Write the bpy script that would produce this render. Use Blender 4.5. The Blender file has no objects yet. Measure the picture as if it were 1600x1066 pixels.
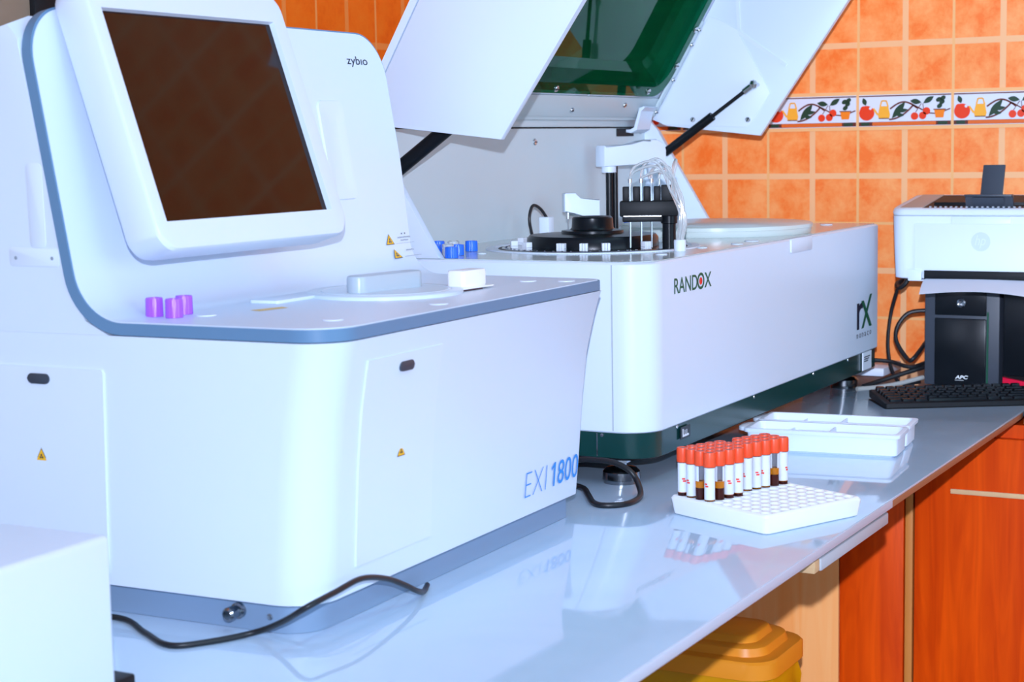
import bpy, bmesh, math, random
from math import sin, cos, pi, radians, sqrt, atan2
from mathutils import Matrix, Vector
random.seed(7)
S = bpy.context.scene
COL = S.collection

# ------------------------------------------------------------------ materials
MATS = {}
def mat(name, color, rough=0.5, metal=0.0, trans=0.0, ior=1.45, spec=0.5, vary=0.0, vscale=8.0, coat=0.0, alpha=1.0):
    if name in MATS: return MATS[name]
    m = bpy.data.materials.new(name); m.use_nodes = True
    nt = m.node_tree; p = nt.nodes['Principled BSDF']
    p.inputs['Base Color'].default_value = (*color, 1)
    p.inputs['Roughness'].default_value = rough
    p.inputs['Metallic'].default_value = metal
    p.inputs['Transmission Weight'].default_value = trans
    p.inputs['IOR'].default_value = ior
    p.inputs['Specular IOR Level'].default_value = spec
    p.inputs['Coat Weight'].default_value = coat
    p.inputs['Alpha'].default_value = alpha
    if vary > 0:
        tc = nt.nodes.new('ShaderNodeTexCoord'); n = nt.nodes.new('ShaderNodeTexNoise')
        n.inputs['Scale'].default_value = vscale; n.inputs['Detail'].default_value = 4
        nt.links.new(tc.outputs['Object'], n.inputs['Vector'])
        mx = nt.nodes.new('ShaderNodeMix'); mx.data_type = 'RGBA'
        mx.inputs[6].default_value = (*[c * (1 - vary) for c in color], 1)
        mx.inputs[7].default_value = (*[min(1, c * (1 + vary * .4)) for c in color], 1)
        nt.links.new(n.outputs['Fac'], mx.inputs[0])
        nt.links.new(mx.outputs[2], p.inputs['Base Color'])
    MATS[name] = m
    return m

WHITE = mat('white_enamel', (.71, .80, .93), .34, vary=.02, vscale=3)
WHITE2 = mat('white_plastic', (.73, .81, .93), .42, vary=.02)
PALE = mat('pale_grey_paint', (.60, .70, .74), .38, vary=.03, vscale=4)
DECK = mat('grey_white_deck', (.55, .62, .62), .16, vary=.03, vscale=4)
ZDECK = mat('pale_blue_deck', (.66, .76, .86), .30, vary=.02)
BAND = mat('slate_blue_trim', (.13, .25, .40), .38, vary=.04)
BASEG = mat('grey_plinth', (.22, .32, .46), .40, vary=.05)
GREEN = mat('dark_green_enamel', (.006, .045, .042), .22, vary=.1)
BLACK = mat('black_plastic', (.006, .008, .011), .28, spec=.25)
BLACKM = mat('matt_black', (.007, .008, .010), .5, spec=.3, vary=.1)
CHAR = mat('charcoal_plastic', (.045, .055, .075), .45, vary=.05)
STEEL = mat('steel', (.62, .64, .66), .22, metal=1.0)
DSTEEL = mat('dark_steel', (.30, .32, .34), .16, metal=1.0)
RUBBER = mat('cable_rubber', (.012, .013, .016), .38)
GREYC = mat('grey_cable', (.42, .42, .40), .5)
GLASSD = mat('dark_screen_glass', (.016, .0042, .0026), .05, ior=1.45, spec=.32, vary=.1)
CLEAR = mat('clear_tubing', (.93, .95, .96), .12, trans=.65, ior=1.3)
TUBEG = mat('tube_plastic', (.96, .97, 1.0), .05, trans=1.0, ior=1.12)
LABELW = mat('paper_label', (.76, .80, .88), .6, vary=.04, vscale=60)
REDCAP = mat('orange_red_cap', (.92, .085, .022), .38, vary=.06, vscale=60)
BLOOD = mat('clotted_blood', (.075, .007, .004), .2)
SERUM = mat('amber_serum', (.95, .28, .008), .15)
REDINK = mat('red_ink', (.85, .07, .05), .6)
PURPLE = mat('violet_plastic', (.42, .11, .90), .30, vary=.05, vscale=50)
BLUEC = mat('blue_plastic', (.02, .16, .85), .28, vary=.05, vscale=50)
YELLOWW = mat('warning_yellow', (.95, .50, .02), .5)
INK = mat('dark_ink', (.02, .025, .045), .5)
GREYINK = mat('grey_ink', (.28, .32, .38), .6)
BLUEINK = mat('blue_ink', (.03, .27, .75), .5)
GREENINK = mat('green_ink', (.005, .10, .045), .5)
BLACKINK = mat('navy_ink', (.012, .012, .03), .5)
PAPER = mat('copy_paper', (.66, .70, .80), .7)
YBAG = mat('yellow_bin_bag', (.95, .42, .004), .18, trans=.25, vary=.25, vscale=9)
YLID = mat('orange_yellow_lid', (.90, .30, .015), .38, vary=.06)
BEIGE = mat('raw_wood_strip', (.78, .50, .26), .6, vary=.15, vscale=30)
SLABRIM = mat('slab_rim', (.64, .77, .92), .35, vary=.04)
LIPM = mat('grey_lip_board', (.52, .55, .60), .5, vary=.06)
SHELL = mat('ceiling_paint', (.40, .50, .58), .8)
FLOORM = mat('floor_tile', (.22, .20, .19), .35, vary=.25, vscale=3)
TAN = mat('tan_wood_leaf', (.28, .20, .14), .55, vary=.35, vscale=14)

def window_green():
    m = bpy.data.materials.new('green_acrylic'); m.use_nodes = True
    p = m.node_tree.nodes['Principled BSDF']
    p.inputs['Base Color'].default_value = (.004, .19, .075, 1)
    p.inputs['Roughness'].default_value = .02
    p.inputs['Transmission Weight'].default_value = .80
    p.inputs['IOR'].default_value = 1.28
    p.inputs['Specular Tint'].default_value = (.10, 1.0, .62, 1)
    return m
ACRYL = window_green()

def slab_mat():
    m = bpy.data.materials.new('polished_pale_stone'); m.use_nodes = True
    nt = m.node_tree; p = nt.nodes['Principled BSDF']
    tc = nt.nodes.new('ShaderNodeTexCoord')
    n = nt.nodes.new('ShaderNodeTexNoise'); n.inputs['Scale'].default_value = 2.2; n.inputs['Detail'].default_value = 6
    n.inputs['Distortion'].default_value = 1.6
    r = nt.nodes.new('ShaderNodeValToRGB')
    r.color_ramp.elements[0].position = .35; r.color_ramp.elements[0].color = (.46, .61, .77, 1)
    r.color_ramp.elements[1].position = .75; r.color_ramp.elements[1].color = (.54, .69, .86, 1)
    nt.links.new(tc.outputs['Object'], n.inputs['Vector']); nt.links.new(n.outputs['Fac'], r.inputs['Fac'])
    nt.links.new(r.outputs['Color'], p.inputs['Base Color'])
    p.inputs['Roughness'].default_value = .045
    p.inputs['IOR'].default_value = 1.75
    return m
SLAB = slab_mat()

def math_node(nt, op, a, b=None):
    n = nt.nodes.new('ShaderNodeMath'); n.operation = op
    for i, v in enumerate((a, b)):
        if v is None: continue
        if isinstance(v, (int, float)): n.inputs[i].default_value = v
        else: nt.links.new(v, n.inputs[i])
    return n.outputs[0]

def tile_mat(name, axis, u0, pitch, z0, zp, cols, jf, jr, zb=9.0, dz=0.0):
    """square tiles printed two by two: thin real joints every pitch, broad printed joints between"""
    m = bpy.data.materials.new(name); m.use_nodes = True
    nt = m.node_tree; p = nt.nodes['Principled BSDF']
    tc = nt.nodes.new('ShaderNodeTexCoord'); sp = nt.nodes.new('ShaderNodeSeparateXYZ')
    nt.links.new(tc.outputs['Object'], sp.inputs[0])
    def joints(c, o, q):
        f = math_node(nt, 'FRACT', math_node(nt, 'DIVIDE', math_node(nt, 'SUBTRACT', c, o), q))
        d = math_node(nt, 'MULTIPLY', math_node(nt, 'MINIMUM', f, math_node(nt, 'SUBTRACT', 1.0, f)), q)
        e = math_node(nt, 'MULTIPLY', math_node(nt, 'ABSOLUTE', math_node(nt, 'SUBTRACT', f, .5)), q)
        return math_node(nt, 'LESS_THAN', d, .0028), math_node(nt, 'LESS_THAN', e, .0062)
    ru, fu = joints(sp.outputs[axis], u0, pitch)
    zz = math_node(nt, 'SUBTRACT', sp.outputs[2], math_node(nt, 'MULTIPLY', math_node(nt, 'GREATER_THAN', sp.outputs[2], zb), dz))
    rz, fz = joints(zz, z0, zp)
    real = math_node(nt, 'MAXIMUM', ru, rz); faux = math_node(nt, 'MAXIMUM', fu, fz)
    n1 = nt.nodes.new('ShaderNodeTexNoise'); n1.inputs['Scale'].default_value = 17; n1.inputs['Detail'].default_value = 9
    n1.inputs['Roughness'].default_value = .72; n1.inputs['Distortion'].default_value = .15
    nt.links.new(tc.outputs['Object'], n1.inputs['Vector'])
    r = nt.nodes.new('ShaderNodeValToRGB')
    e = r.color_ramp.elements
    e[0].position = .36; e[0].color = (*cols[0], 1)
    e[1].position = .64; e[1].color = (*cols[2], 1)
    k = e.new(.48); k.color = (*cols[1], 1)
    nt.links.new(n1.outputs['Fac'], r.inputs['Fac'])
    mx = nt.nodes.new('ShaderNodeMix'); mx.data_type = 'RGBA'
    nt.links.new(faux, mx.inputs[0]); nt.links.new(r.outputs['Color'], mx.inputs[6])
    mx.inputs[7].default_value = (*jf, 1)
    my = nt.nodes.new('ShaderNodeMix'); my.data_type = 'RGBA'
    nt.links.new(real, my.inputs[0]); nt.links.new(mx.outputs[2], my.inputs[6])
    my.inputs[7].default_value = (*jr, 1)
    nt.links.new(my.outputs[2], p.inputs['Base Color'])
    p.inputs['Roughness'].default_value = .38
    b = nt.nodes.new('ShaderNodeBump'); b.inputs['Strength'].default_value = .35; b.inputs['Distance'].default_value = .002
    nt.links.new(math_node(nt, 'SUBTRACT', 1.0, real), b.inputs['Height'])
    nt.links.new(b.outputs[0], p.inputs['Normal'])
    return m

def wood_mat(name, c0, c1, stretch=(6, 6, .7), scale=5.0, rough=.4, spec=.2):
    m = bpy.data.materials.new(name); m.use_nodes = True
    nt = m.node_tree; p = nt.nodes['Principled BSDF']
    tc = nt.nodes.new('ShaderNodeTexCoord'); mp = nt.nodes.new('ShaderNodeMapping')
    mp.inputs['Scale'].default_value = stretch
    n = nt.nodes.new('ShaderNodeTexNoise'); n.inputs['Scale'].default_value = scale; n.inputs['Detail'].default_value = 5
    n.inputs['Distortion'].default_value = 1.2
    r = nt.nodes.new('ShaderNodeValToRGB')
    r.color_ramp.elements[0].position = .32; r.color_ramp.elements[0].color = (*c0, 1)
    r.color_ramp.elements[1].position = .68; r.color_ramp.elements[1].color = (*c1, 1)
    nt.links.new(tc.outputs['Object'], mp.inputs['Vector']); nt.links.new(mp.outputs[0], n.inputs['Vector'])
    nt.links.new(n.outputs['Fac'], r.inputs['Fac']); nt.links.new(r.outputs['Color'], p.inputs['Base Color'])
    p.inputs['Roughness'].default_value = rough; p.inputs['Specular IOR Level'].default_value = spec
    return m
CHERRY = wood_mat('cherry_veneer', (.62, .045, .0005), (.88, .090, .0012), (5, 5, .45), 6)
PLY = wood_mat('pale_plywood', (.96, .33, .075), (1.0, .47, .17), (5, 5, .35), 4, .55)

# ------------------------------------------------------------------ mesh builder
def rr(x0, x1, y0, y1, r, n=6):
    """rounded rectangle, counter clockwise; r a number or (ll, lr, ur, ul)"""
    if not isinstance(r, (tuple, list)): r = (r,) * 4
    out = []
    for (cx, cy, a, q) in ((x0, y0, pi, r[0]), (x1, y0, 1.5 * pi, r[1]), (x1, y1, 0, r[2]), (x0, y1, .5 * pi, r[3])):
        sx = 1 if cx == x0 else -1; sy = 1 if cy == y0 else -1
        if q <= 1e-6: out.append((cx, cy)); continue
        for i in range(n + 1):
            t = a + .5 * pi * i / n
            out.append((cx + sx * q + q * cos(t), cy + sy * q + q * sin(t)))
    return out

class B:
    def __init__(s, mtx=None): s.bm = bmesh.new(); s.m = mtx or Matrix()
    def add(s, verts, faces, mi=0, m=None):
        M = s.m @ m if m is not None else s.m
        vs = [s.bm.verts.new(M @ Vector(v)) for v in verts]
        for f in faces:
            try:
                fc = s.bm.faces.new([vs[i] for i in f]); fc.material_index = mi
            except ValueError: pass
        return s
    def merge(s, bm2, mi=0, m=None):
        bm2.verts.index_update()
        s.add([v.co.copy() for v in bm2.verts], [[v.index for v in f.verts] for f in bm2.faces], mi, m); bm2.free(); return s
    def box(s, x0, x1, y0, y1, z0, z1, bev=0, seg=2, mi=0, m=None):
        b = bmesh.new(); bmesh.ops.create_cube(b, size=1)
        for v in b.verts: v.co = Vector(((x0 + x1) / 2 + v.co.x * (x1 - x0), (y0 + y1) / 2 + v.co.y * (y1 - y0), (z0 + z1) / 2 + v.co.z * (z1 - z0)))
        if bev: bmesh.ops.bevel(b, geom=b.edges[:], offset=bev, segments=seg, profile=.5, affect='EDGES')
        return s.merge(b, mi, m)
    def prism(s, poly, a, b, axis='z', bev=0, mi=0, m=None):
        """poly in the two other axes; extruded from a to b"""
        def P(u, v, w): return {'z': (u, v, w), 'y': (u, w, v), 'x': (w, u, v)}[axis]
        n = len(poly)
        bm = bmesh.new()
        lo = [bm.verts.new(P(u, v, a)) for u, v in poly]; hi = [bm.verts.new(P(u, v, b)) for u, v in poly]
        f0 = bm.faces.new(lo[::-1]); f1 = bm.faces.new(hi)
        for i in range(n): bm.faces.new((lo[i], lo[(i + 1) % n], hi[(i + 1) % n], hi[i]))
        if bev: bmesh.ops.bevel(bm, geom=list(set(f0.edges[:] + f1.edges[:])), offset=bev, segments=2, profile=.5, affect='EDGES')
        bmesh.ops.recalc_face_normals(bm, faces=bm.faces[:])
        return s.merge(bm, mi, m)
    def loft(s, rings, cap0=True, cap1=True, closed=True, mi=0, m=None):
        n = len(rings[0]); V = [p for r in rings for p in r]; F = []
        for k in range(len(rings) - 1):
            for i in range(n if closed else n - 1):
                j = (i + 1) % n; F.append((k * n + i, k * n + j, (k + 1) * n + j, (k + 1) * n + i))
        if cap0: F.append(tuple(range(n))[::-1])
        if cap1: F.append(tuple((len(rings) - 1) * n + i for i in range(n)))
        return s.add(V, F, mi, m)
    def lathe(s, prof, c=(0, 0, 0), n=24, mi=0, m=None, flute=0, nf=0):
        rings = []
        for r, z in prof:
            ring = []
            for i in range(n):
                t = 2 * pi * i / n
                q = r * (1 + (flute * (1 if (i * nf // n * 2 + (i * nf * 2 // n) % 2) % 2 else -1) if nf else 0))
                ring.append((c[0] + q * cos(t), c[1] + q * sin(t), c[2] + z))
            rings.append(ring)
        return s.loft(rings, prof[0][0] > 1e-5, prof[-1][0] > 1e-5, True, mi, m)
    def tube(s, pts, r, n=10, sub=6, mi=0, smooth=True, rad=None):
        P = [Vector(p) for p in pts]
        if smooth and len(P) > 2:
            Q = []
            for i in range(len(P) - 1):
                p0 = P[max(i - 1, 0)]; p1 = P[i]; p2 = P[i + 1]; p3 = P[min(i + 2, len(P) - 1)]
                for k in range(sub):
                    t = k / sub
                    Q.append(.5 * ((2 * p1) + (p2 - p0) * t + (2 * p0 - 5 * p1 + 4 * p2 - p3) * t * t + (3 * p1 - p0 - 3 * p2 + p3) * t ** 3))
            Q.append(P[-1]); P = Q
        rings = []; prev = None
        for i, p in enumerate(P):
            d = (P[min(i + 1, len(P) - 1)] - P[max(i - 1, 0)]).normalized()
            if prev is None:
                a = Vector((0, 0, 1)) if abs(d.z) < .9 else Vector((1, 0, 0))
                u = d.cross(a).normalized()
            else:
                u = (prev - d * prev.dot(d)).normalized()
            prev = u; v = d.cross(u)
            rings.append([tuple(p + (u * cos(2 * pi * k / n) + v * sin(2 * pi * k / n)) * r) for k in range(n)])
        return s.loft(rings, mi=mi)
    def done(s, name, mats, parent=None, ang=38, kind=None, label=None):
        bm = s.bm
        bmesh.ops.remove_doubles(bm, verts=bm.verts[:], dist=1e-6)
        bmesh.ops.recalc_face_normals(bm, faces=bm.faces[:])
        me = bpy.data.meshes.new(name); bm.to_mesh(me); bm.free()
        for m in (mats if isinstance(mats, (list, tuple)) else [mats]): me.materials.append(m)
        for p in me.polygons: p.use_smooth = True
        me.set_sharp_from_angle(angle=radians(ang))
        o = bpy.data.objects.new(name, me); COL.objects.link(o)
        if parent: o.parent = parent
        if kind: o['kind'] = kind
        if label: o['label'] = label
        return o

def thing(name, label, cat, loc=(0, 0, 0), rotz=0, group=None):
    o = bpy.data.objects.new(name, None); COL.objects.link(o)
    o.location = loc; o.rotation_euler = (0, 0, rotz); o.empty_display_size = .05
    return tag(o, label, cat, group)
def tag(o, label, cat, group=None):
    o['label'] = label; o['category'] = cat
    if group: o['group'] = group
    return o
def dup(root, loc, rotz, label, group=None):
    r = root.copy(); COL.objects.link(r); r.location = loc; r.rotation_euler = (0, 0, rotz); r['label'] = label
    if group: r['group'] = group
    for ch in list(root.children):
        c = ch.copy(); COL.objects.link(c); c.parent = r
        for g in list(ch.children):
            d = g.copy(); COL.objects.link(d); d.parent = c
    return r
def frame(o, x, y, z):
    """matrix with origin o and axes x, y, z"""
    x, y, z = Vector(x), Vector(y), Vector(z)
    return Matrix(((x.x, y.x, z.x, o[0]), (x.y, y.y, z.y, o[1]), (x.z, y.z, z.z, o[2]), (0, 0, 0, 1)))
def text_verts(s, bold=0.0):
    cu = bpy.data.curves.new('t', 'FONT'); cu.body = s; cu.size = 1; cu.offset = bold; cu.resolution_u = 4
    o = bpy.data.objects.new('t', cu); COL.objects.link(o)
    me = bpy.data.meshes.new_from_object(o)
    V = [v.co.copy() for v in me.vertices]; F = [list(p.vertices) for p in me.polygons]
    bpy.data.objects.remove(o); bpy.data.curves.remove(cu); bpy.data.meshes.remove(me)
    return V, F
def put_text(b, s, m, w, h, bold=0.0, shear=0.0, mi=0, x=0, y=0):
    """lettering scaled into a w by h box, standing on the plane of matrix m"""
    V, F = text_verts(s, bold)
    x0 = min(v.x for v in V); x1 = max(v.x for v in V); y0 = min(v.y for v in V); y1 = max(v.y for v in V)
    W = [(x + (v.x - x0) / (x1 - x0) * w + shear * (v.y - y0) / (y1 - y0) * h, y + (v.y - y0) / (y1 - y0) * h, 0) for v in V]
    b.add(W, F, mi, m)
def ring_poly(b, cx, cy, r0, r1, m, mi=0, n=28, sx=1.0):
    V = []; F = []
    for i in range(n):
        t = 2 * pi * i / n
        V += [(cx + sx * r0 * cos(t), cy + r0 * sin(t), 0), (cx + sx * r1 * cos(t), cy + r1 * sin(t), 0)]
    for i in range(n):
        j = (i + 1) % n; F.append((2 * i, 2 * i + 1, 2 * j + 1, 2 * j))
    b.add(V, F, mi, m)
def disc_poly(b, cx, cy, r, m, mi=0, n=24, sx=1.0, z=0):
    b.add([(cx + sx * r * cos(2 * pi * i / n), cy + r * sin(2 * pi * i / n), z) for i in range(n)], [tuple(range(n))], mi, m)
def lerp(x, xs, ys):
    if x <= xs[0]: return ys[0]
    for i in range(len(xs) - 1):
        if x <= xs[i + 1]: return ys[i] + (ys[i + 1] - ys[i]) * (x - xs[i]) / (xs[i + 1] - xs[i])
    return ys[-1]
def smooth(x, xs, ys):
    t = 0
    return lerp(x, xs, ys)
def warning_sign(b, m, w, h):
    """yellow triangle with dark outline and mark; materials 0 yellow 1 dark"""
    b.add([(-w / 2, 0, 0), (w / 2, 0, 0), (0, h, 0)], [(0, 1, 2)], 1, m)
    k = .84
    b.add([(-w / 2 * k, h * .06, .0002), (w / 2 * k, h * .06, .0002), (0, h * .92, .0002)], [(0, 1, 2)], 0, m)
    for a in (90, 210, 330):
        disc_poly(b, w * .10 * cos(radians(a)), h * .34 + w * .10 * sin(radians(a)), w * .075, m, 1, 10, z=.0004)

# ------------------------------------------------------------------ the room
XE, YB, ZF, ZC = 3.6, 1.83, -.86, 2.45
XN, YF = -1.6, -2.6
def struct(name, b, m, parent=None):
    o = b.done(name, m, parent)
    if not parent: o['kind'] = 'structure'
    return o
TILE_E = tile_mat('orange_tile_end', 1, .9010, .2005, .3045, .2010, ((.93, .18, .020), (.95, .27, .058), (.97, .37, .115)), (.88, .47, .22), (.86, .45, .17), .54, .0735)
TILE_B = tile_mat('orange_tile_back', 0, 2.8582, .2000, .3770, .2010, ((.88, .12, .003), (.96, .165, .006), (.98, .20, .012)), (.93, .28, .06), (.95, .36, .10))
struct('floor', B().box(XN, XE, YF, YB, ZF - .08, ZF), FLOORM)
struct('ceiling', B().box(XN, XE, YF, YB, ZC, ZC + .08), SHELL)
struct('wall_right', B().box(XE, XE + .1, YF - .1, YB + .1, ZF - .08, ZC + .08), TILE_E)
struct('wall_back', B().box(XN, XE, YB, YB + .1, ZF - .08, ZC + .08), TILE_B)
struct('wall_front', B().box(XN, XE, YF - .1, YF, ZF - .08, ZC + .08), SHELL)
struct('wall_left', B().box(XN - .1, XN, YF - .1, YB + .1, ZF - .08, ZC + .08), SHELL)

# the printed border of the end wall, one strip of many listellos
def border():
    mats = [mat('border_glaze', (.70, .74, .84), .25, vary=.02), mat('border_red', (.80, .045, .008), .35), mat('border_yellow', (.93, .42, .035), .35),
            mat('border_leaf', (.012, .045, .020), .4), mat('border_brown', (.13, .018, .008), .4), mat('border_orange', (.90, .22, .01), .35),
            mat('border_joint', (.88, .46, .18), .5), mat('border_rust', (.72, .13, .012), .4)]
    b = B()
    z0, z1 = .5085, .5745
    b.box(XE - .003, XE, -2.59, 1.82, z0 - .0075, z1 + .0075, mi=6)
    k = 0
    y = 1.1015 + .2005 * 3
    while y > -2.4:
        L = .2005
        # local frame: u to the right in the picture (minus y), v up
        def M(d): return frame((XE - .0032 - d, y, z0), (0, -1, 0), (0, 0, 1), (-1, 0, 0))
        b.add([(.003, 0, 0), (L - .003, 0, 0), (L - .003, .066, 0), (.003, .066, 0)], [(0, 1, 2, 3)], 0, M(.0006))
        def bar(u0, u1, v0, v1, mi, d): b.add([(u0, v0, 0), (u1, v0, 0), (u1, v1, 0), (u0, v1, 0)], [(0, 1, 2, 3)], mi, M(d))
        bar(.003, L - .003, .062, .0645, 4, .0009)
        bar(.003, L - .003, .001, .0095, 4, .0009); bar(.032, L - .034, .0015, .009, 7, .0011); bar(.008, .026, .002, .0085, 3, .0011)
        bar(L - .030, L - .010, .002, .0085, 3, .0011)
        def blob(pts, mi, d): b.add([(u, v, 0) for u, v in pts], [tuple(range(len(pts)))], mi, M(d))
        def ell(cu, cv, ru, rv, mi, d, n=18, a=0):
            blob([(cu + ru * cos(t) * cos(a) - rv * sin(t) * sin(a), cv + ru * cos(t) * sin(a) + rv * sin(t) * cos(a)) for t in [2 * pi * i / n for i in range(n)]], mi, d)
        def leaf(u0, v0, u1, v1, w, mi, d):
            dx, dy = u1 - u0, v1 - v0; l = sqrt(dx * dx + dy * dy); nx, ny = -dy / l, dx / l
            P = [(u0 + dx * t + nx * w * sin(pi * t), v0 + dy * t + ny * w * sin(pi * t)) for t in [i / 8 for i in range(9)]]
            P += [(u0 + dx * t - nx * w * sin(pi * t), v0 + dy * t - ny * w * sin(pi * t)) for t in [1 - i / 8 for i in range(1, 8)]]
            blob(P, mi, d)
        def stroke(pts, w, mi, d):
            for i in range(len(pts) - 1):
                (a0, c0), (a1, c1) = pts[i], pts[i + 1]; l = sqrt((a1 - a0) ** 2 + (c1 - c0) ** 2); nx, ny = -(c1 - c0) / l * w / 2, (a1 - a0) / l * w / 2
                blob([(a0 + nx, c0 + ny), (a0 - nx, c0 - ny), (a1 - nx, c1 - ny), (a1 + nx, c1 + ny)], mi, d)
        # branch
        stroke([(.035, .030 + .0) if i == 0 else (.070 + .058 * (i - 1) / 9, .036 + .014 * sin((i - 1) / 9 * pi)) for i in range(1, 11)], .0035, 4, .0013)
        stroke([(.068 + .052 * i / 9, .014 + .030 * (i / 9) ** 2) for i in range(10)], .0035, 4, .0013)
        stroke([(.120, .043), (.150, .026), (.170, .024), (.196, .034)], .0025, 4, .0013)
        # fruit and jug
        ell(.020, .028, .0165, .0155, 1, .0016); ell(.013, .032, .008, .011, 1, .0017); leaf(.018, .044, .012, .060, .005, 3, .0018); ell(.028, .038, .003, .003, 0, .0018)
        blob([(.046, .016), (.068, .016), (.070, .024), (.066, .042), (.048, .042), (.044, .024)], 2, .0016)
        stroke([(.044, .024), (.034, .038)], .004, 2, .0015); stroke([(.049, .042), (.052, .053), (.062, .053), (.066, .040)], .003, 2, .0015)
        stroke([(.046, .0165), (.068, .0165)], .0018, 4, .0018)
        leaf(.074, .016, .102, .050, .007, 3, .0017); leaf(.086, .030, .108, .034, .004, 3, .0018); leaf(.082, .024, .100, .022, .004, 3, .0018)
        leaf(.112, .052, .136, .048, .0055, 3, .0017); leaf(.140, .046, .162, .060, .0055, 3, .0017)
        for cu, cv in ((.122, .020), (.139, .021), (.147, .030)): ell(cu, cv, .0078, .0078, 1, .0019)
        stroke([(.139, .046), (.141, .030)], .0015, 4, .0017); stroke([(.136, .046), (.124, .028)], .0015, 4, .0017)
        blob([(.163, .032), (.185, .032), (.182, .016), (.166, .016)], 5, .0018); stroke([(.161, .033), (.187, .033)], .002, 4, .0019)
        for cu, cv in ((.174, .040), (.179, .048), (.172, .053), (.181, .056)): ell(cu, cv, .006, .0045, 3, .0019, a=.6)
        y -= L
    o = b.done('trim_1', mats); o['kind'] = 'structure'
border()

# dark door leaf left on the back wall; unseen width added to cut orange bounce
bd = B(); bd.box(1.905, 1.957, YB - .03, YB, ZF, 1.35, bev=.003); bd.box(-1.2, -1.15, YB - .03, YB, ZF, 1.35, bev=.003)
bd.box(-1.2, 1.957, YB - .03, YB, 1.30, 1.35, bev=.003)
do = struct('door_1', bd, BLACKM)
B().box(-1.15, 1.905, YB - .02, YB - .001, ZF + .01, 1.30).done('door_panel', TAN, do)

# ------------------------------------------------------------------ worktop and cabinets
YE = .645
ct = thing('worktop', 'long glossy pale stone worktop carrying all the machines', 'worktop', (2.0, YE, 0))
b = B(Matrix.Translation((-2.0, -YE, 0)))
b.box(.25, XE - .002, YE, YB - .002, -.0125, 0, bev=.0015); b.done('stone_slab', SLAB, ct)
b = B(Matrix.Translation((-2.0, -YE, 0))); b.box(.25, 2.27, YE - .0012, YE + .0004, -.0120, -.0008, bev=.0004); b.done('slab_edge', SLABRIM, ct)
b = B(Matrix.Translation((-2.0, -YE, 0))); b.box(2.2705, 3.09, YE - .0012, YE + .0004, -.0120, -.0030, bev=.0004); b.done('edge_band', mat('brown_band', (.36, .13, .06), .5), ct)
b = B(Matrix.Translation((-2.0, -YE, 0)))
b.box(.25, 3.07, YE + .006, YE + .03, -.017, -.0127, bev=.0008); b.done('edge_strip', mat('brown_edge', (.30, .16, .10), .5), ct)
b = B(Matrix.Translation((-2.0, -YE, 0)))
b.box(1.975, 2.262, YE + .002, YE + .05, -.033, -.0172, bev=.002); b.done('lip_board', LIPM, ct)
b = B(Matrix.Translation((-2.0, -YE, 0)))
b.box(1.955, 1.9745, YE + .004, YE + .048, -.032, -.0172, bev=.001); b.done('batten', BEIGE, ct)

cab = thing('base_cabinet', 'cherry wood base cabinet at the end of the worktop, partly in its shadow', 'cabinet', (3.13, .2, ZF))
Mc = Matrix.Translation((-3.13, -.2, -ZF))
b = B(Mc); b.box(3.118, XE - .002, -1.3, .860, ZF + .002, -.03); b.done('carcass', CHERRY, cab)
b = B(Mc); b.box(3.075, XE - .002, -1.3, .638, -.0125, .0, bev=.001); b.done('cabinet_top', mat('brown_top', (.34, .17, .10), .45, vary=.1), cab)
b = B(Mc); b.box(3.082, XE - .002, -1.3, .640, -.022, -.013, bev=.001); b.done('top_batten', BEIGE, cab)
b = B(Mc); b.box(3.100, 3.118, .30, .640, -.050, -.0225, bev=.0015); b.done('drawer_front', CHERRY, cab)
b = B(Mc); b.box(3.103, 3.118, -.3, .29, -.050, -.0225, bev=.0015); b.done('drawer_front', CHERRY, cab)
b = B(Mc); b.box(3.100, 3.118, .18, .838, ZF + .05, -.054, bev=.0015); d = b.done('door', CHERRY, cab)
b = B(Mc); b.box(3.0965, 3.100, .20, .772, -.160, -.151, bev=.001); b.done('groove_strip', BEIGE, d)
b = B(Mc); b.box(3.100, 3.118, -.47, .17, ZF + .05, -.054, bev=.0015); b.done('door', CHERRY, cab)
b = B(Mc); b.box(3.1025, 3.118, .842, .856, ZF + .01, -.0135, bev=.001); b.done('edge_post', mat('tan_edge', (.62, .22, .04), .5, vary=.1), cab)
pn = B(); pn.box(3.100, 3.118, .8585, .980, ZF, -.0135, bev=.001)
tag(pn.done('cherry_panel', CHERRY), 'narrow dark cherry board between the cabinet and the pale plywood', 'panel')
pn = B(); pn.box(3.100, 3.118, .982, YB - .002, ZF, -.0135, bev=.001)
tag(pn.done('plywood_panel', PLY), 'pale unfinished plywood board closing the space under the worktop', 'panel')

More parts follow.
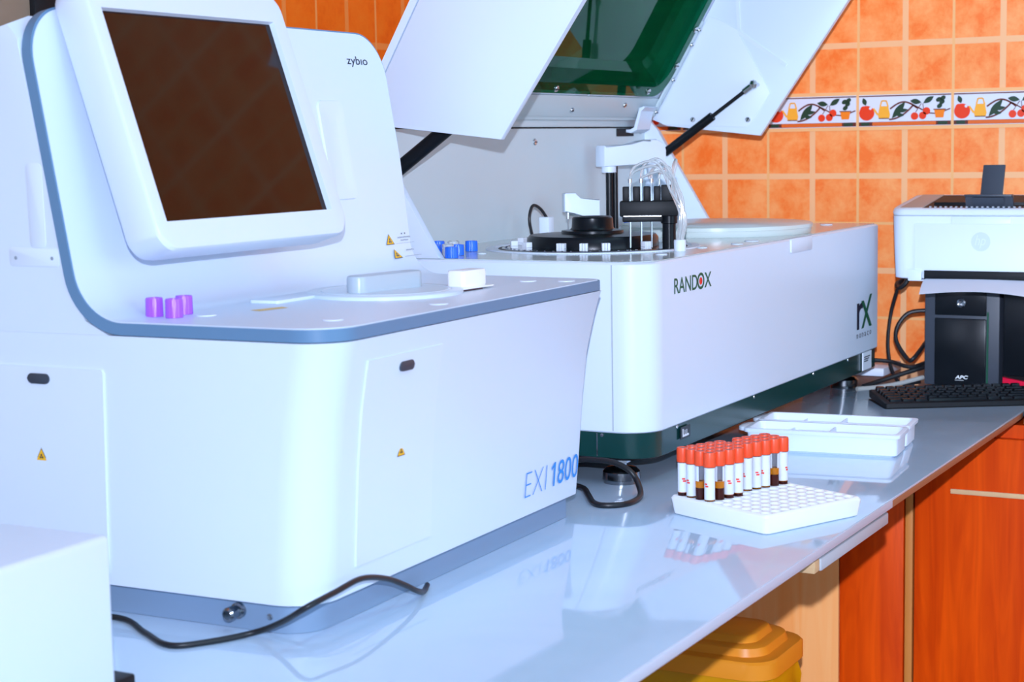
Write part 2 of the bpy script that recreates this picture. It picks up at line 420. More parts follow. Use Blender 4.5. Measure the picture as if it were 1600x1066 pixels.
# ------------------------------------------------------------------ yellow waste bin under the worktop
bx = thing('waste_bin', 'yellow lidded waste bin with bag standing under the worktop', 'bin', (2.57, 1.035, ZF + 0))
def bin_parts():
    zt = .563
    def ring(hx, hy, r, z): return [(x, y, z) for x, y in rr(-hx, hx, -hy, hy, r, 6)]
    B().loft([ring(.075, .105, .03, 0), ring(.085, .125, .035, zt - .07)]).done('bin_body', YBAG, bx)
    b = B(); rings = []
    for k in range(9):
        z = zt - .30 + .245 * k / 8; rg = []
        base = rr(-.094, .094, -.134, .134, .045, 8)
        for i, (x, y) in enumerate(base):
            w = 1 + .035 * sin(i * 1.9 + k * .9) + .02 * sin(i * 4.1 - k * 1.7)
            if k == 8: w = .99
            rg.append((x * w, y * w, z))
        rings.append(rg)
    b.loft(rings, False, False).done('bin_bag', YBAG, bx)
    b = B()
    b.loft([ring(.100, .142, .045, zt - .055), ring(.100, .142, .045, zt - .030), ring(.097, .139, .045, zt - .026), ring(.080, .122, .040, zt - .024),
            ring(.076, .118, .038, zt - .012), ring(.072, .114, .036, zt - .010), ring(.058, .100, .03, zt - .009), ring(.054, .096, .03, zt), ring(.051, .093, .028, zt + .002)])
    b.done('bin_lid', YLID, bx)
bin_parts()

# ------------------------------------------------------------------ near machine: chemistry analyser with touch screen
DZ = radians(1.1)
Z = thing('touchscreen_analyser', 'large white analyser with tilted dark touch screen and slate blue trim', 'analyser', (1.382, .9412, 0), DZ)
zl = [.034, .05, .08, .16, .22, .25, .27, .285, .2975]
def zy0(z): return lerp(z, [.034, .08, .16, .22, .26, .285, .2975], [.028, .026, .021, .015, .008, .003, 0])
def zx1(z): return lerp(z, [.034, .08, .16, .22, .26, .285, .2975], [.608, .614, .617, .620, .625, .630, .634])
def zx0(z): return lerp(z, [.034, .2975], [-.012, -.0055])
def zring(z, off=0.0):
    x0, x1, y0 = zx0(z), zx1(z), zy0(z)
    P = []
    for i in range(9):
        t = pi + .5 * pi * i / 8; P.append((x0 + .046 + .046 * cos(t), y0 + .046 + .046 * sin(t), z))
    for i in range(5):
        t = 1.5 * pi + .5 * pi * i / 4; P.append((x1 - .008 + .008 * cos(t), y0 + .008 + .008 * sin(t), z))
    P += [(x1 + .045, .30, z), (x1 + .05, .62, z), (x0, .62, z), (x0, .30, z)]
    return P
b = B(); b.loft([zring(z) for z in zl]); b.done('lower_housing', WHITE, Z)
b = B()
b.loft([[(x, y, z) for x, y in rr(.004, .612, .045, .60, (.04, .006, .01, .01), 7)] for z in (.0005, .004, .0345)])
b.done('plinth', BASEG, Z)
# front cover: deck and tower front in one bent sheet, slate rim around it
prof = []
for i in range(15): prof.append((.05 * (i / 14) ** 1.6, .311, 0.0))
for i in range(1, 8): prof.append((.05 + .207 * i / 7, .311, 0.0))
A = radians(80.35); R_ = .06
for i in range(1, 13):
    t = A * i / 12; prof.append((.257 + R_ * sin(t), .311 + R_ * (1 - cos(t)), t))
ye, ze = prof[-1][0], prof[-1][1]
Lp = (.6415 - ze) / sin(A)
for i in range(1, 9): prof.append((ye + cos(A) * (Lp - .06) * i / 8, ze + sin(A) * (Lp - .06) * i / 8, A))
for i in range(1, 15):
    s = Lp - .06 + .06 * (1 - (1 - i / 14) ** 1.6); prof.append((ye + cos(A) * s, ze + sin(A) * s, A))
S_ = [0]
for i in range(1, len(prof)): S_.append(S_[-1] + sqrt((prof[i][0] - prof[i - 1][0]) ** 2 + (prof[i][1] - prof[i - 1][1]) ** 2))
ST = S_[-1]
def edge_x(s, inset=0.0):
    xa = lerp(s, [0, .25, .34, ST], [-.005, -.006, -.009, -.014]); xb = lerp(s, [0, .25, .34, .45, ST], [.635, .660, .682, .692, .692])
    def cut(r, d): return r - sqrt(max(0, r * r - (r - d) ** 2)) if d < r else 0
    e = max(s, 0); f = max(ST - s, 0)
    return xa + cut(.05, e) + cut(.06, f) + inset, xb - cut(.014, e) - cut(.062, f) - inset
def shell(b, t0, t1, inset, mi=0):
    R0 = []; 
    for (y, z, a), s in zip(prof, S_):
        s2 = s
        if inset:
            k = (s / ST); dy = inset * (1 - 2 * k)
            y2, z2 = y + cos(a) * dy, z + sin(a) * dy
        else: y2, z2 = y, z
        xa, xb = edge_x(s, inset)
        if xb < xa + .01: xa = xb = (xa + xb) / 2
        ny, nz = -sin(a), cos(a)
        N = 8
        row = [(xa + (xb - xa) * i / N, y2 + ny * t0, z2 + nz * t0) for i in range(N + 1)]
        row += [(xb + (xa - xb) * i / N, y2 + ny * t1, z2 + nz * t1) for i in range(N + 1)]
        R0.append(row)
    b.loft(R0, mi=mi)
b = B(); shell(b, 0, -.0125, 0); b.done('trim_band', BAND, Z, ang=50)
b = B(); shell(b, .0012, -.003, .0022); b.done('front_cover', WHITE, Z, ang=50)
# tower housing behind the cover
b = B()
def tw(x, e): return [(x - (.026 * (q[2] - .2976) if x < 0 else 0), q[1], q[2]) for q in tw0(x, e)]
def tw0(x, e): return [(x, .275, .2976), (x, .305, .312), (x, .328, .36), (x, .372 , .612 + e), (x, .386, .6275 + e), (x, .41, .622 + e), (x, .46, .600 + e), (x, .53, .555 + e), (x, .60, .47), (x, .62, .30), (x, .62, .2976)]
b.loft([tw(-.0055, -.012), tw(-.0045, -.006), tw(.02, .004), tw(.66, .004), tw(.685, -.006), tw(.687, -.02)]); b.done('tower_housing', WHITE, Z, ang=30)
# left access door with grip and warning sign
b = B(); b.loft([[(-.0120 + .0065 * (z - .034) / .2635 - d, y, z) for y, z in rr(.2825, .56, .044, .2615, .004, 3)] for d in (-.002, .0018, .0024)]); ld = b.done('access_door', WHITE2, Z)
b = B(frame((-.0080, .3695, .2488), (0, -1, 0), (0, 0, 1), (-1, 0, 0))); b.prism(rr(-.0150, .0150, -.0055, .0055, .0055, 6), 0, .003, bev=.0008); b.done('door_grip', CHAR, ld)
b = B(frame((-.0112, .3690, .1600), (0, -1, 0), (0, 0, 1), (-1, 0, 0))); warning_sign(b, None, .0165, .0145); b.done('warning_sign', [YELLOWW, INK], ld)
b = B(frame((-.0072, .3690, .372), (0, -1, 0), (-.026, 0, 1), (-1, 0, -.026)))
b.prism(rr(-.034, .034, -.004, .016, .004, 4), -.001, .0010, bev=.0005); b.prism(rr(-.004, .018, .016, .105, .006, 4), -.001, .0007, bev=.0004); sh = b.done('side_bracket', WHITE2, Z)
for yy in (-.025, .025):
    b = B(frame((-.0072, .3690 - yy, .377), (0, -1, 0), (-.026, 0, 1), (-1, 0, -.026))); b.lathe([(.0021, .0008), (.0020, .0014), (0, .0016)], n=10); b.done('screw', GREYINK, sh)
# front access door
def front_patch(b, x0, x1, z0, z1, off):
    n = 10; F = [[(x0, zy0(z0 + (z1 - z0) * k / n) + .003, z0 + (z1 - z0) * k / n), (x0, zy0(z0 + (z1 - z0) * k / n) - off, z0 + (z1 - z0) * k / n),
                  (x1, zy0(z0 + (z1 - z0) * k / n) - off, z0 + (z1 - z0) * k / n), (x1, zy0(z0 + (z1 - z0) * k / n) + .003, z0 + (z1 - z0) * k / n)] for k in range(n + 1)]
    b.loft(F)
b = B(); front_patch(b, .066, .219, .060, .274, .0020); fd = b.done('access_door', WHITE2, Z)
b = B(frame((.1440, zy0(.2598) - .0020, .2598), (1, 0, 0), (0, 0, 1), (0, -1, 0))); b.prism(rr(-.0145, .0145, -.0052, .0052, .0052, 6), -.004, .002, bev=.0008); b.done('door_grip', CHAR, fd)
b = B(frame((.1490, zy0(.162) - .0026, .1620), (1, 0, 0), (0, 0, 1), (0, -1, 0))); warning_sign(b, None, .0165, .0140); b.done('warning_sign', [YELLOWW, INK], fd)
# lettering on the front
b = B(frame((.450, .0258 - .0004, .0575), (1, 0, 0), (0, -.03, 1), (0, -1, 0)))
put_text(b, 'EXI', None, .058, .0300, bold=-.028, shear=.16); put_text(b, '800', None, .0600, .0300, bold=.0, shear=.14, x=.0915)
b.add([(.0790, 0, 0), (.0835, 0, 0), (.0877, .030, 0), (.0842, .030, 0), (.0750, .0240, 0), (.0758, .0205, 0), (.0825, .0250, 0)], [(0, 1, 2, 3, 6), (3, 4, 5, 6)])
b.done('lettering', BLUEINK, Z, label='blue model lettering')
# maker name and stickers on the tower front: plane at lean A
nP = Vector((0, -sin(A), cos(A))); uP = Vector((0, cos(A), sin(A)))
def pm(x, z, off=.0016): return frame((x, ye + (z - ze) / sin(A) * cos(A) + nP.y * off, z + nP.z * off), (1, 0, 0), uP, nP)
b = B(pm(.594, .594)); put_text(b, 'zyb\u0131o', None, .052, .0150, bold=.004); b.done('lettering', INK, Z, label='dark maker name')
def pf(x, z, off=.0018):
    for k in range(len(prof) - 1):
        if prof[k][1] <= z <= prof[k + 1][1] and prof[k + 1][1] > prof[k][1]: break
    t = (z - prof[k][1]) / (prof[k + 1][1] - prof[k][1]); y = prof[k][0] + t * (prof[k + 1][0] - prof[k][0])
    a2 = atan2(prof[k + 1][1] - prof[k][1], prof[k + 1][0] - prof[k][0])
    n2 = Vector((0, -sin(a2), cos(a2)))
    return frame((x, y + n2.y * off, z + n2.z * off), (1, 0, 0), (0, cos(a2), sin(a2)), n2)
b = B(pf(.6235, .3605, .0022) @ Matrix.Translation((0, -.0078, 0))); warning_sign(b, None, .022, .0150)
for k, (w, y) in enumerate(((.012, .0125), (.034, .0075), (.020, .0035), (.048, .0002))):
    put_text(b, ('!!', 'HMMNMHMN', 'NHMNH', 'HMNHMMNHMHN')[k], None, w, .0022 if k < 3 else .0007, mi=1, x=.033 - w / 2 + .006, y=y)
b.done('warning_sign', [YELLOWW, mat('sign_ink', (.10, .12, .16), .6)], Z)
b = B(pf(.6265, .3395, .0034) @ Matrix.Translation((0, -.0075, 0))); warning_sign(b, None, .022, .0145)
for k, (w, y) in enumerate(((.020, .0100), (.044, .0010))):
    put_text(b, ('HNMN', 'HMNHMNMNHMN')[k], None, w, .0024 if k < 1 else .0012, mi=1, x=.036 - w / 2 + .004, y=y)
b.done('warning_sign', [YELLOWW, mat('sign_ink', (.10, .12, .16), .6)], Z)
# recessed vertical grip on the tower
b = B(pm(.532, .485, .0012))
o1 = rr(-.030, .030, -.068, .064, .010, 5); i1 = rr(-.024, .022, -.062, .058, .008, 5); i2 = rr(-.016, .012, -.050, .046, .008, 5)
b.loft([[(x, y, 0) for x, y in o1], [(x, y, .0026) for x, y in rr(-.029, .029, -.067, .063, .009, 5)], [(x, y, .0026) for x, y in i1], [(x, y, .0006) for x, y in i2]], False, True)
b.done('grip_recess', WHITE2, Z)
# monitor
lm = radians(18.8)
Zi = Matrix.Rotation(-DZ, 4, 'Z') @ Matrix.Translation((-1.382, -.9412, 0))
MM = Zi @ frame((1.4200, 1.1775, .4133), (1, 0, 0), (0, sin(lm), cos(lm)), (0, -cos(lm), sin(lm)))
GW, GH = .3027, .2349
b = B(MM)
ou = lambda d: rr(-.020 + d, GW + .027 - d, -.033 + d, GH + .040 - d, .026 - d * .5, 8)
inn = lambda d: rr(-.001 + d, GW + .001 - d, -.001 + d, GH + .001 - d, .0005, 8)
b.loft([[(x, y, -.046) for x, y in ou(.012)], [(x, y, -.042) for x, y in ou(.004)], [(x, y, -.034) for x, y in ou(.001)], [(x, y, .001) for x, y in ou(0)], [(x, y, .0045) for x, y in ou(.0025)], [(x, y, .005) for x, y in ou(.005)],
        [(x, y, .005) for x, y in inn(0)], [(x, y, -.002) for x, y in inn(.001)]], True, False)
mon = b.done('monitor', WHITE, Z, ang=40)
b = B(MM); b.add([(0, 0, -.0015), (GW, 0, -.0015), (GW, GH, -.0015), (0, GH, -.0015)], [(0, 1, 2, 3)]); b.done('screen', GLASSD, mon)
b = B(MM); b.prism(rr(.08, .22, .06, .16, .012, 4), -.13, -.045, bev=.004); b.done('monitor_bracket', WHITE2, Z)
# deck details
zd = .3122
def flush_cap(x, y, r=.011):
    B(Matrix.Translation((x, y, zd))).lathe([(r, 0), (r, .0006), (r * .93, .0012)], n=24).done('screw_cover', WHITE2, Z)
for x, y in ((.079, .2133), (.081, .0547), (.2654, .0351), (.5749, .0789), (.5876, .0304)): flush_cap(x, y)
b = B(Matrix.Translation((.365, .165, zd)))
b.lathe([(.094, 0), (.094, .0035), (.092, .005), (.080, .005), (.079, .0035), (.077, .0035), (.076, .0052), (0, .0056)], n=64); car = b.done('carousel_lid', ZDECK, Z)
b = B(Matrix.Translation((.365, .165, zd + .0045)) @ Matrix.Rotation(radians(-12), 4, 'Z'))
b.loft([[(x, y, z) for x, y in rr(-.058 + e, .058 - e, -.014 + e, .014 - e, .013 - e, 6)] for z, e in ((0, 0), (.017, .0), (.0195, .0008), (.0205, .003))])
b.done('lid_handle', mat('grey_handle', (.46, .53, .60), .3), car)
b = B(Matrix.Translation((.265, .232, zd))); b.prism(rr(-.055, .055, -.02, .02, .004, 3), 0, .004, bev=.0008); b.done('slot_cover', WHITE2, Z)
b = B(Matrix.Translation((.447, .098, zd)) @ Matrix.Rotation(radians(-6), 4, 'Z'))
b.prism(rr(-.036, .036, -.018, .018, .005, 4), .0022, .004, bev=.0006); b.prism(rr(-.0255, .0255, -.013, .013, .005, 5), .004, .024, bev=.0025); rs = b.done('sample_port', mat('port_white', (.90, .90, .92), .35), Z)
b = B(Matrix.Translation((.447, .098, zd)) @ Matrix.Rotation(radians(-6), 4, 'Z')); b.prism(rr(-.034, .012, -.0165, .01, .003, 3), .0002, .0022); b.done('port_slot', mat('slot_dark', (.05, .02, .03), .5), rs)
b = B(frame((.158, .1860, zd + .0002), (cos(.3), sin(.3) * -1, 0), (sin(.3), cos(.3), 0), (0, 0, 1)))
b.add([(-.022, -.009, 0), (.022, -.004, 0), (.026, .012, 0), (-.020, .010, 0)], [(0, 1, 2, 3)]); b.done('deck_sticker', mat('faded_yellow', (.85, .58, .22), .6), Z)
# drain valve and screw on the plinth
b = B(frame((.004, .128, .0195), (0, -1, 0), (0, 0, 1), (-1, 0, 0)))
b.lathe([(.0085, 0), (.0085, .004), (.006, .005), (.006, .012), (.0072, .013), (.0072, .02), (.005, .022), (0, .022)], n=16); b.done('drain_valve', DSTEEL, Z)
b = B(frame((.004, .090, .0165), (0, -1, 0), (0, 0, 1), (-1, 0, 0))); b.lathe([(.0035, 0), (.0033, .0015), (0, .002)], n=12); b.done('screw', STEEL, Z)

# violet caps on the deck of the near machine
def cap_mesh(name, m, r, h, nf=18):
    b = B(); n = nf * 4
    def ring(q, z, fl):
        return [(q * (1 - (fl if (i // 2) % 2 else 0)) * cos(2 * pi * i / n), q * (1 - (fl if (i // 2) % 2 else 0)) * sin(2 * pi * i / n), z) for i in range(n)]
    b.loft([ring(r * .97, 0, 0), ring(r, .0008, .06), ring(r * .97, h - .0015, .06), ring(r * .9, h, 0), ring(r * .62, h, 0), ring(r * .6, h - .0012, 0)])
    return b.done(name, m)
Zm = Matrix.Translation((1.382, .9412, 0)) @ Matrix.Rotation(DZ, 4, 'Z')
vl = [('violet ribbed cap standing leftmost on the near machine deck', (.0535, .2615, .3125)), ('violet ribbed cap standing in front of the other two violet caps', (.0500, .2325, .3125)),
      ('violet ribbed cap standing rightmost of the violet caps', (.0835, .2455, .3125))]
c0 = None
for lab, p in vl:
    w = Zm @ Vector(p)
    if c0 is None: c0 = cap_mesh('screw_cap', PURPLE, .0094, .0200, 14); tag(c0, lab, 'cap', 'violet reagent caps'); c0.location = w
    else: dup(c0, w, .4, lab)

# ------------------------------------------------------------------ second machine: analyser with open lid
Rr = thing('open_lid_analyser', 'white analyser with raised lid, green window and dark green base', 'analyser', (2.2, .97, 0))
Rm = Matrix.Translation((-2.2, -.97, 0))
X0, X1, Y0, Y1, ZT = 2.198, 3.308, .970, 1.56, .3187
def rbody(e, z): return [(x, y, z) for x, y in rr(X0 + e, X1 - e, Y0 + e, Y1 - e, (.05, .006, .006, .006), 8)]
b = B(Rm); b.loft([rbody(.002, .0765), rbody(0, .0785), rbody(0, ZT - .003), rbody(.003, ZT)], True, True); body = b.done('housing', WHITE, Rr)
b = B(Rm); b.loft([rbody(.006, ZT + .0002), rbody(.006, ZT + .0012)]); b.done('deck_plate', DECK, Rr)
b = B(Rm); b.box(X0 - .0004, X0 + .002, 1.0255, 1.0275, .08, ZT - .003); b.done('panel_seam', mat('seam_grey', (.45, .50, .56), .5), Rr)
def rbase(e, z, x1=3.300): return [(x, y, z) for x, y in rr(X0 + e, x1 - e, Y0 + e, Y1 - e, (.05, .004, .006, .006), 8)]
b = B(Rm); b.loft([rbase(.003, .0400), rbase(.002, .0405), rbase(.002, .0763)]); b.done('base_skirt', GREEN, Rr)
b = B(Rm); b.loft([rbase(.010, .0360), rbase(.006, .0402)]); b.done('underframe', BLACKM, Rr)
for m in [Rm @ frame((x, Y0 + .002, .0735), (1, 0, 0), (0, 0, 1), (0, -1, 0)) for x in (2.30, 2.62, 2.92, 3.12)] + [Rm @ frame((X0 + .002, y, .0725), (0, -1, 0), (0, 0, 1), (-1, 0, 0)) for y in (1.09, 1.045)]:
    B(m).lathe([(.003, 0), (.0026, .0012), (0, .0016)], n=10).done('skirt_screw', STEEL, Rr)
b = B(Rm); b.box(X0 + .0008, X0 + .004, 1.0515, 1.0535, .042, .075); b.done('skirt_seam', STEEL, Rr)
def foot(x, y):
    b = B(Rm @ Matrix.Translation((x, y, 0)))
    b.lathe([(.026, 0), (.026, .005), (.0275, .0058), (.0268, .0165), (.022, .0215), (.009, .024), (.008, .025)], n=32)
    f = b.done('foot', DSTEEL, Rr)
    b = B(Rm @ Matrix.Translation((x, y, 0))); b.lathe([(.0075, .022), (.0075, .029), (.013, .0295), (.013, .0345), (.0085, .035), (.0085, .0405)], n=6); b.done('foot_stem', STEEL, f)
foot(2.232, 1.030); foot(3.262, 1.024); foot(2.26, 1.50); foot(3.24, 1.50)
# nameplates
fx = lambda x, z, off=.0005: Rm @ frame((x, Y0 - off, z), (1, 0, 0), (0, 0, 1), (0, -1, 0))
b = B(fx(2.2885, .2685))
put_text(b, 'RAND', None, .0880, .0225, bold=.008); put_text(b, 'X', None, .0275, .0225, bold=.008, x=.1155)
ring_poly(b, .1010, .0112, .0085, .0125, None, 0, sx=1.12); disc_poly(b, .1010, .0112, .0055, None, 1, sx=1.1)
b.done('nameplate', [GREENINK, mat('logo_red', (.85, .03, .02), .5)], Rr, label='green maker lettering with red dot')
b = B(fx(3.168, .1245))
b.add([(0, 0, 0), (.0145, 0, 0), (.0145, .050, 0), (0, .050, 0)], [(0, 1, 2, 3)], 0)
V = []; n = 10
for i in range(n + 1):
    t = pi - pi * .62 * i / n; V += [(.030 + .027 * cos(t), .026 + .024 * sin(t), .0001), (.030 + .017 * cos(t), .026 + .013 * sin(t), .0001)]
b.add(V, [(2 * i, 2 * i + 1, 2 * i + 3, 2 * i + 2) for i in range(n)], 0)
b.add([(.026, .053, .0002), (.043, .053, .0002), (.096, 0, .0002), (.079, 0, .0002)], [(3, 2, 1, 0)], 1)
b.add([(.028, .0, .0003), (.042, .0, .0003), (.096, .062, .0003), (.082, .062, .0003)], [(0, 1, 2, 3)], 1)
for k, ch in enumerate('monaco'):
    put_text(b, ch, None, .0095, .0082, bold=.0, x=-.002 + .0168 * k, y=-.0165)
b.done('nameplate', [BLACKINK, GREENINK], Rr, label='black and green model logo')
b = B(fx(2.306, .0535)); b.box(0, .036, 0, .018, 0, .0012, mi=0)
for u0, u1, v0, v1 in ((.006, .030, .003, .0062), (.006, .010, .0062, .015), (.014, .0165, .0062, .013), (.021, .0235, .0062, .013)): b.add([(u0, v0, .0014), (u1, v0, .0014), (u1, v1, .0014), (u0, v1, .0014)], [(0, 1, 2, 3)], 1)
b.done('skirt_badge', [BLACK, LABELW], Rr)
b = B(fx(3.205, .0425)); b.box(0, .054, 0, .034, -.001, .0012, mi=0)
for k in range(3): b.add([(.006, .024 - .004 * k, .0014), (.044 - .006 * k, .024 - .004 * k, .0014), (.044 - .006 * k, .0262 - .004 * k, .0014), (.006, .0262 - .004 * k, .0014)], [(0, 1, 2, 3)], 1)
b.done('rating_label', [LABELW, INK], Rr)
# finger recess on the top front edge
b = B(fx(2.845, .3065, .0)); b.prism(rr(-.055, .055, -.012, .0125, .003, 3), -.001, .0022, bev=.0008); b.done('edge_catch', WHITE2, Rr)
# ---- back housing: panel, flanges, top
HX0, HX1 = 2.2, 3.285
b = B(Rm); b.box(HX0 + .012, HX1 - .012, 1.450, 1.462, ZT + .001, .513); b.box(HX0 + .001, HX1 - .001, 1.448, 1.54, .5155, .5325, bev=.002); bp = b.done('back_panel', PALE, Rr)
b = B(Rm)
b.box(HX0 + .012, HX1 - .012, 1.4495, 1.4515, .5130, .5145); b.done('panel_gap', BLACKM, Rr)
b = B(Rm); b.box(HX0 + .002, HX1 - .002, 1.463, 1.56, ZT + .001, .512, bev=.003); b.done('rear_housing', WHITE, Rr)
for xa, xb in ((HX0, HX0 + .012), (HX1 - .012, HX1)):
    b = B(Rm); b.prism([(1.305, ZT + .0012), (1.56, ZT + .0012), (1.56, .531), (1.442, .531), (1.418, .505), (1.318, .334)], xa, xb, 'x', bev=.0015); b.done('side_flange', WHITE, Rr)
SCREW = {}
def screw(par, m, r=.0062):
    if r not in SCREW:
        b = B(); b.lathe([(r, 0), (r, .0015), (r * .8, .003), (r * .3, .0032)], n=14); b.box(-r * .8, r * .8, -r * .16, r * .16, .003, .0036, mi=1)
        o = b.done('screw', [STEEL, BLACKM], par); SCREW[r] = o.data
    else:
        o = bpy.data.objects.new('screw', SCREW[r]); COL.objects.link(o); o.parent = par
    o.matrix_basis = m
for x, z in ((2.26, .487), (2.7835, .489), (3.2499, .507)): screw(bp, Rm @ frame((x, 1.4498, z), (1, 0, 0), (0, 0, 1), (0, -1, 0)))
# ---- deck fittings
DC = (2.5, 1.2)
dk = ZT + .0013
b = B(Rm @ Matrix.Translation((DC[0], DC[1], dk)))
b.lathe([(.172, 0), (.171, .0018), (.158, .0018), (.157, .0006), (.150, .0006)], n=72, mi=0)
b.lathe([(.152, .0004), (.151, .0012), (.146, .0012)], n=72, mi=1)
b.lathe([(.146, .0010), (.145, .0022), (.108, .0022)], n=72, mi=2)
b.done('reaction_ring', [WHITE2, BLACKM, DSTEEL], Rr)
b = B(Rm @ Matrix.Translation((DC[0], DC[1], dk)))
b.lathe([(.106, .0024), (.105, .016), (.101, .021), (.050, .0235), (.0495, .0275), (.036, .029), (.0335, .032), (.0325, .047), (.030, .0495), (.022, .0495), (.0215, .0475), (0, .0475)], n=64)
b.done('carousel_cover', BLACK, Rr)
def cuv(a, r):
    t = radians(25.6 + 180 + a)
    m = Rm @ Matrix.Translation((DC[0] + r * cos(t), DC[1] + r * sin(t), dk + .0023)) @ Matrix.Rotation(t + pi / 2, 4, 'Z')
    b = B(m)
    for i in range(3): b.box(-.0063 + i * .0043, -.0063 + i * .0043 + .0038, -.0055, .0055, 0, .0115, bev=.0005, mi=0)
    b.box(-.0067, .0067, -.0050, .0050, .003, .0036, mi=1)
    b.done('cuvette_segment', [LABELW, GREYINK], Rr)
for a in (-77.5, -116, -53, -22, -6, 9, 40, 75, 110, 150): cuv(a, .128)
# small specks of empty cuvette wells
b = B(Rm @ Matrix.Translation((DC[0], DC[1], dk)))
for i in range(60):
    t = 2 * pi * i / 60; b.box(.1395 * cos(t) - .0012, .1395 * cos(t) + .0012, .1395 * sin(t) - .0012, .1395 * sin(t) + .0012, .0022, .0030)
wl = b.done('well_rims', STEEL, Rr)
# reagent disc lid on the right
b = B(Rm @ Matrix.Translation((2.935, 1.16, dk)))
b.lathe([(.168, 0), (.170, .004), (.170, .010), (.172, .0105), (.172, .0165), (.168, .0185), (.02, .0205), (0, .0205)], n=72); b.done('reagent_lid', mat('lid_pale', (.62, .68, .66), .25, vary=.02), Rr)
# swinging pipette arm
b = B(Rm)
b.tube([(2.993, 1.40, dk), (2.993, 1.40, .446)], .0068, 16, smooth=False, mi=0); b.tube([(3.006, 1.394, dk), (3.006, 1.394, .446)], .0055, 16, smooth=False, mi=0); b.done('arm_column', BLACK, Rr)
ux = Vector((.095, -.066, 0)).normalized(); am = frame((2.982, 1.405, .440), ux, (0, 0, 1), ux.cross(Vector((0, 0, 1))))
b = B(Rm @ am)
b.prism([(-.010, 0), (.128, .004), (.128, .030), (.122, .043), (.108, .050), (.092, .050), (.076, .043), (.050, .041), (-.008, .040), (-.010, .036)], -.018, .018, 'z', bev=.004)
b.lathe([(.014, -.011), (.014, .0), (.016, .002)], (0, 0, 0), 20, m=Matrix.Rotation(-pi / 2, 4, 'X') @ Matrix.Translation((.010, 0, 0)))
b.lathe([(.012, -.015), (.014, .0), (.016, .006)], (0, 0, 0), 20, m=Matrix.Rotation(-pi / 2, 4, 'X') @ Matrix.Translation((.110, 0, 0)))
b.done('pipette_arm', WHITE2, Rr)
# short arm with probe behind the carousel
u2 = Vector((.038, -.050, 0)).normalized(); am = frame((2.757, 1.380, .346), u2, (0, 0, 1), u2.cross(Vector((0, 0, 1))))
b = B(Rm @ am); b.prism([(0, .018), (.020, .018), (.024, .012), (.040, .012), (.044, -.022), (.064, -.022), (.064, .040), (.028, .040), (.022, .052), (.002, .052), (0, .050)], -.012, .012, 'z', bev=.002)
pa = b.done('probe_arm', WHITE2, Rr)
b = B(Rm @ am); b.tube([(.008, .020, 0), (.008, .006, 0)], .0035, 12, smooth=False); b.tube([(.008, .007, 0), (.008, -.021, 0)], .0012, 8, smooth=False); b.tube([(.010, .014, 0), (.030, .012, 0), (.045, .004, 0)], .0025, 8); b.done('probe_needle', STEEL, pa)
# sensor block with looped lead
b = B(Rm); b.box(2.680, 2.702, 1.371, 1.390, dk, .359, bev=.002); sb = b.done('sensor_block', WHITE2, Rr)
b = B(Rm); b.tube([(2.690, 1.380, .358), (2.680, 1.385, .372), (2.664, 1.389, .380), (2.652, 1.390, .375), (2.645, 1.390, .355), (2.652, 1.388, .326)], .0027, 10); b.done('sensor_lead', RUBBER, sb)
# wash head: post, black head with needles, tubing
pc = (2.474, 1.056)
b = B(Rm @ Matrix.Translation((pc[0], pc[1], dk)))
b.lathe([(.0105, 0), (.0105, .040), (.013, .041), (.013, .056)], n=24); ws = b.done('wash_post', BLACK, Rr)
ul = Vector((-.40, .916, 0)); uf = Vector((-.916, -.40, 0))
wm = Rm @ frame((pc[0], pc[1], 0), ul, uf, (0, 0, 1))
b = B(wm); b.box(-.014, .076, -.012, .016, .372, .396, bev=.0025); b.box(.010, .072, -.010, .018, .364, .373, bev=.002)
b.box(.012, .070, .016, .0175, .3715, .3735, mi=1)
for u in (.066, .050, .034, .018): b.box(u - .0055, u + .0055, -.008, .006, .395, .418, bev=.0015)
b.box(-.010, .012, -.008, .008, .395, .420, bev=.0015)
hd = b.done('wash_head', [BLACKM, STEEL], Rr)
b = B(wm)
for u in (.060, .043, .027): b.tube([(u, .012, .426), (u, .012, .324)], .0016, 8, smooth=False); b.tube([(u, .012, .424), (u, .012, .430)], .003, 10, smooth=False)
for u, v in ((.015, -.004), (-.006, .006)): b.tube([(u, v, .440), (u, v, .396)], .0016, 8, smooth=False)
b.done('wash_needles', STEEL, hd)
bx_, by_ = 2.440, 1.024
b = B(Rm @ Matrix.Translation((bx_, by_, dk))); b.lathe([(.0092, 0), (.0092, .0165), (.0085, .0175), (.006, .0175)], n=28); tbp = b.done('tubing_boss', WHITE2, Rr)
for k in range(8):
    u = (.060, .043, .027, .060, .043, .015, -.006, .030)[k]; v = .012 if k < 5 else 0
    e = Vector((pc[0], pc[1], 0)) + ul * u + uf * v
    t = 2 * pi * k / 8; q = Vector((bx_ + .0045 * cos(t), by_ + .0045 * sin(t), dk + .016))
    hgt = (.448, .440, .452, .455, .458, .447, .456, .450)[k]
    mid = Vector((bx_, by_, 0)).lerp(e, .45 + .03 * (k % 3))
    b = B(Rm); b.tube([q, (q.x + .002, q.y - .004, dk + .055), (bx_ + .004 - .001 * k, by_ + .002 + .0045 * (k % 4), .412 + .004 * (k % 3)), (mid.x, mid.y, hgt), (e.x * .8 + mid.x * .2, e.y * .8 + mid.y * .2, hgt - .006), (e.x, e.y, .430)], .0021, 8); b.done('wash_tube', CLEAR, Rr)
# white covers on the deck
for x, y, r in ((2.315, 1.30, .007), (2.36, 1.02, .009), (2.52, 1.02, .008), (2.70, 1.005, .012), (2.62, 1.0, .010), (3.23, 1.05, .012)):
    B(Rm @ Matrix.Translation((x, y, dk))).lathe([(r, 0), (r, .001), (r * .9, .0015)], n=20).done('screw_cover', WHITE2, Rr)

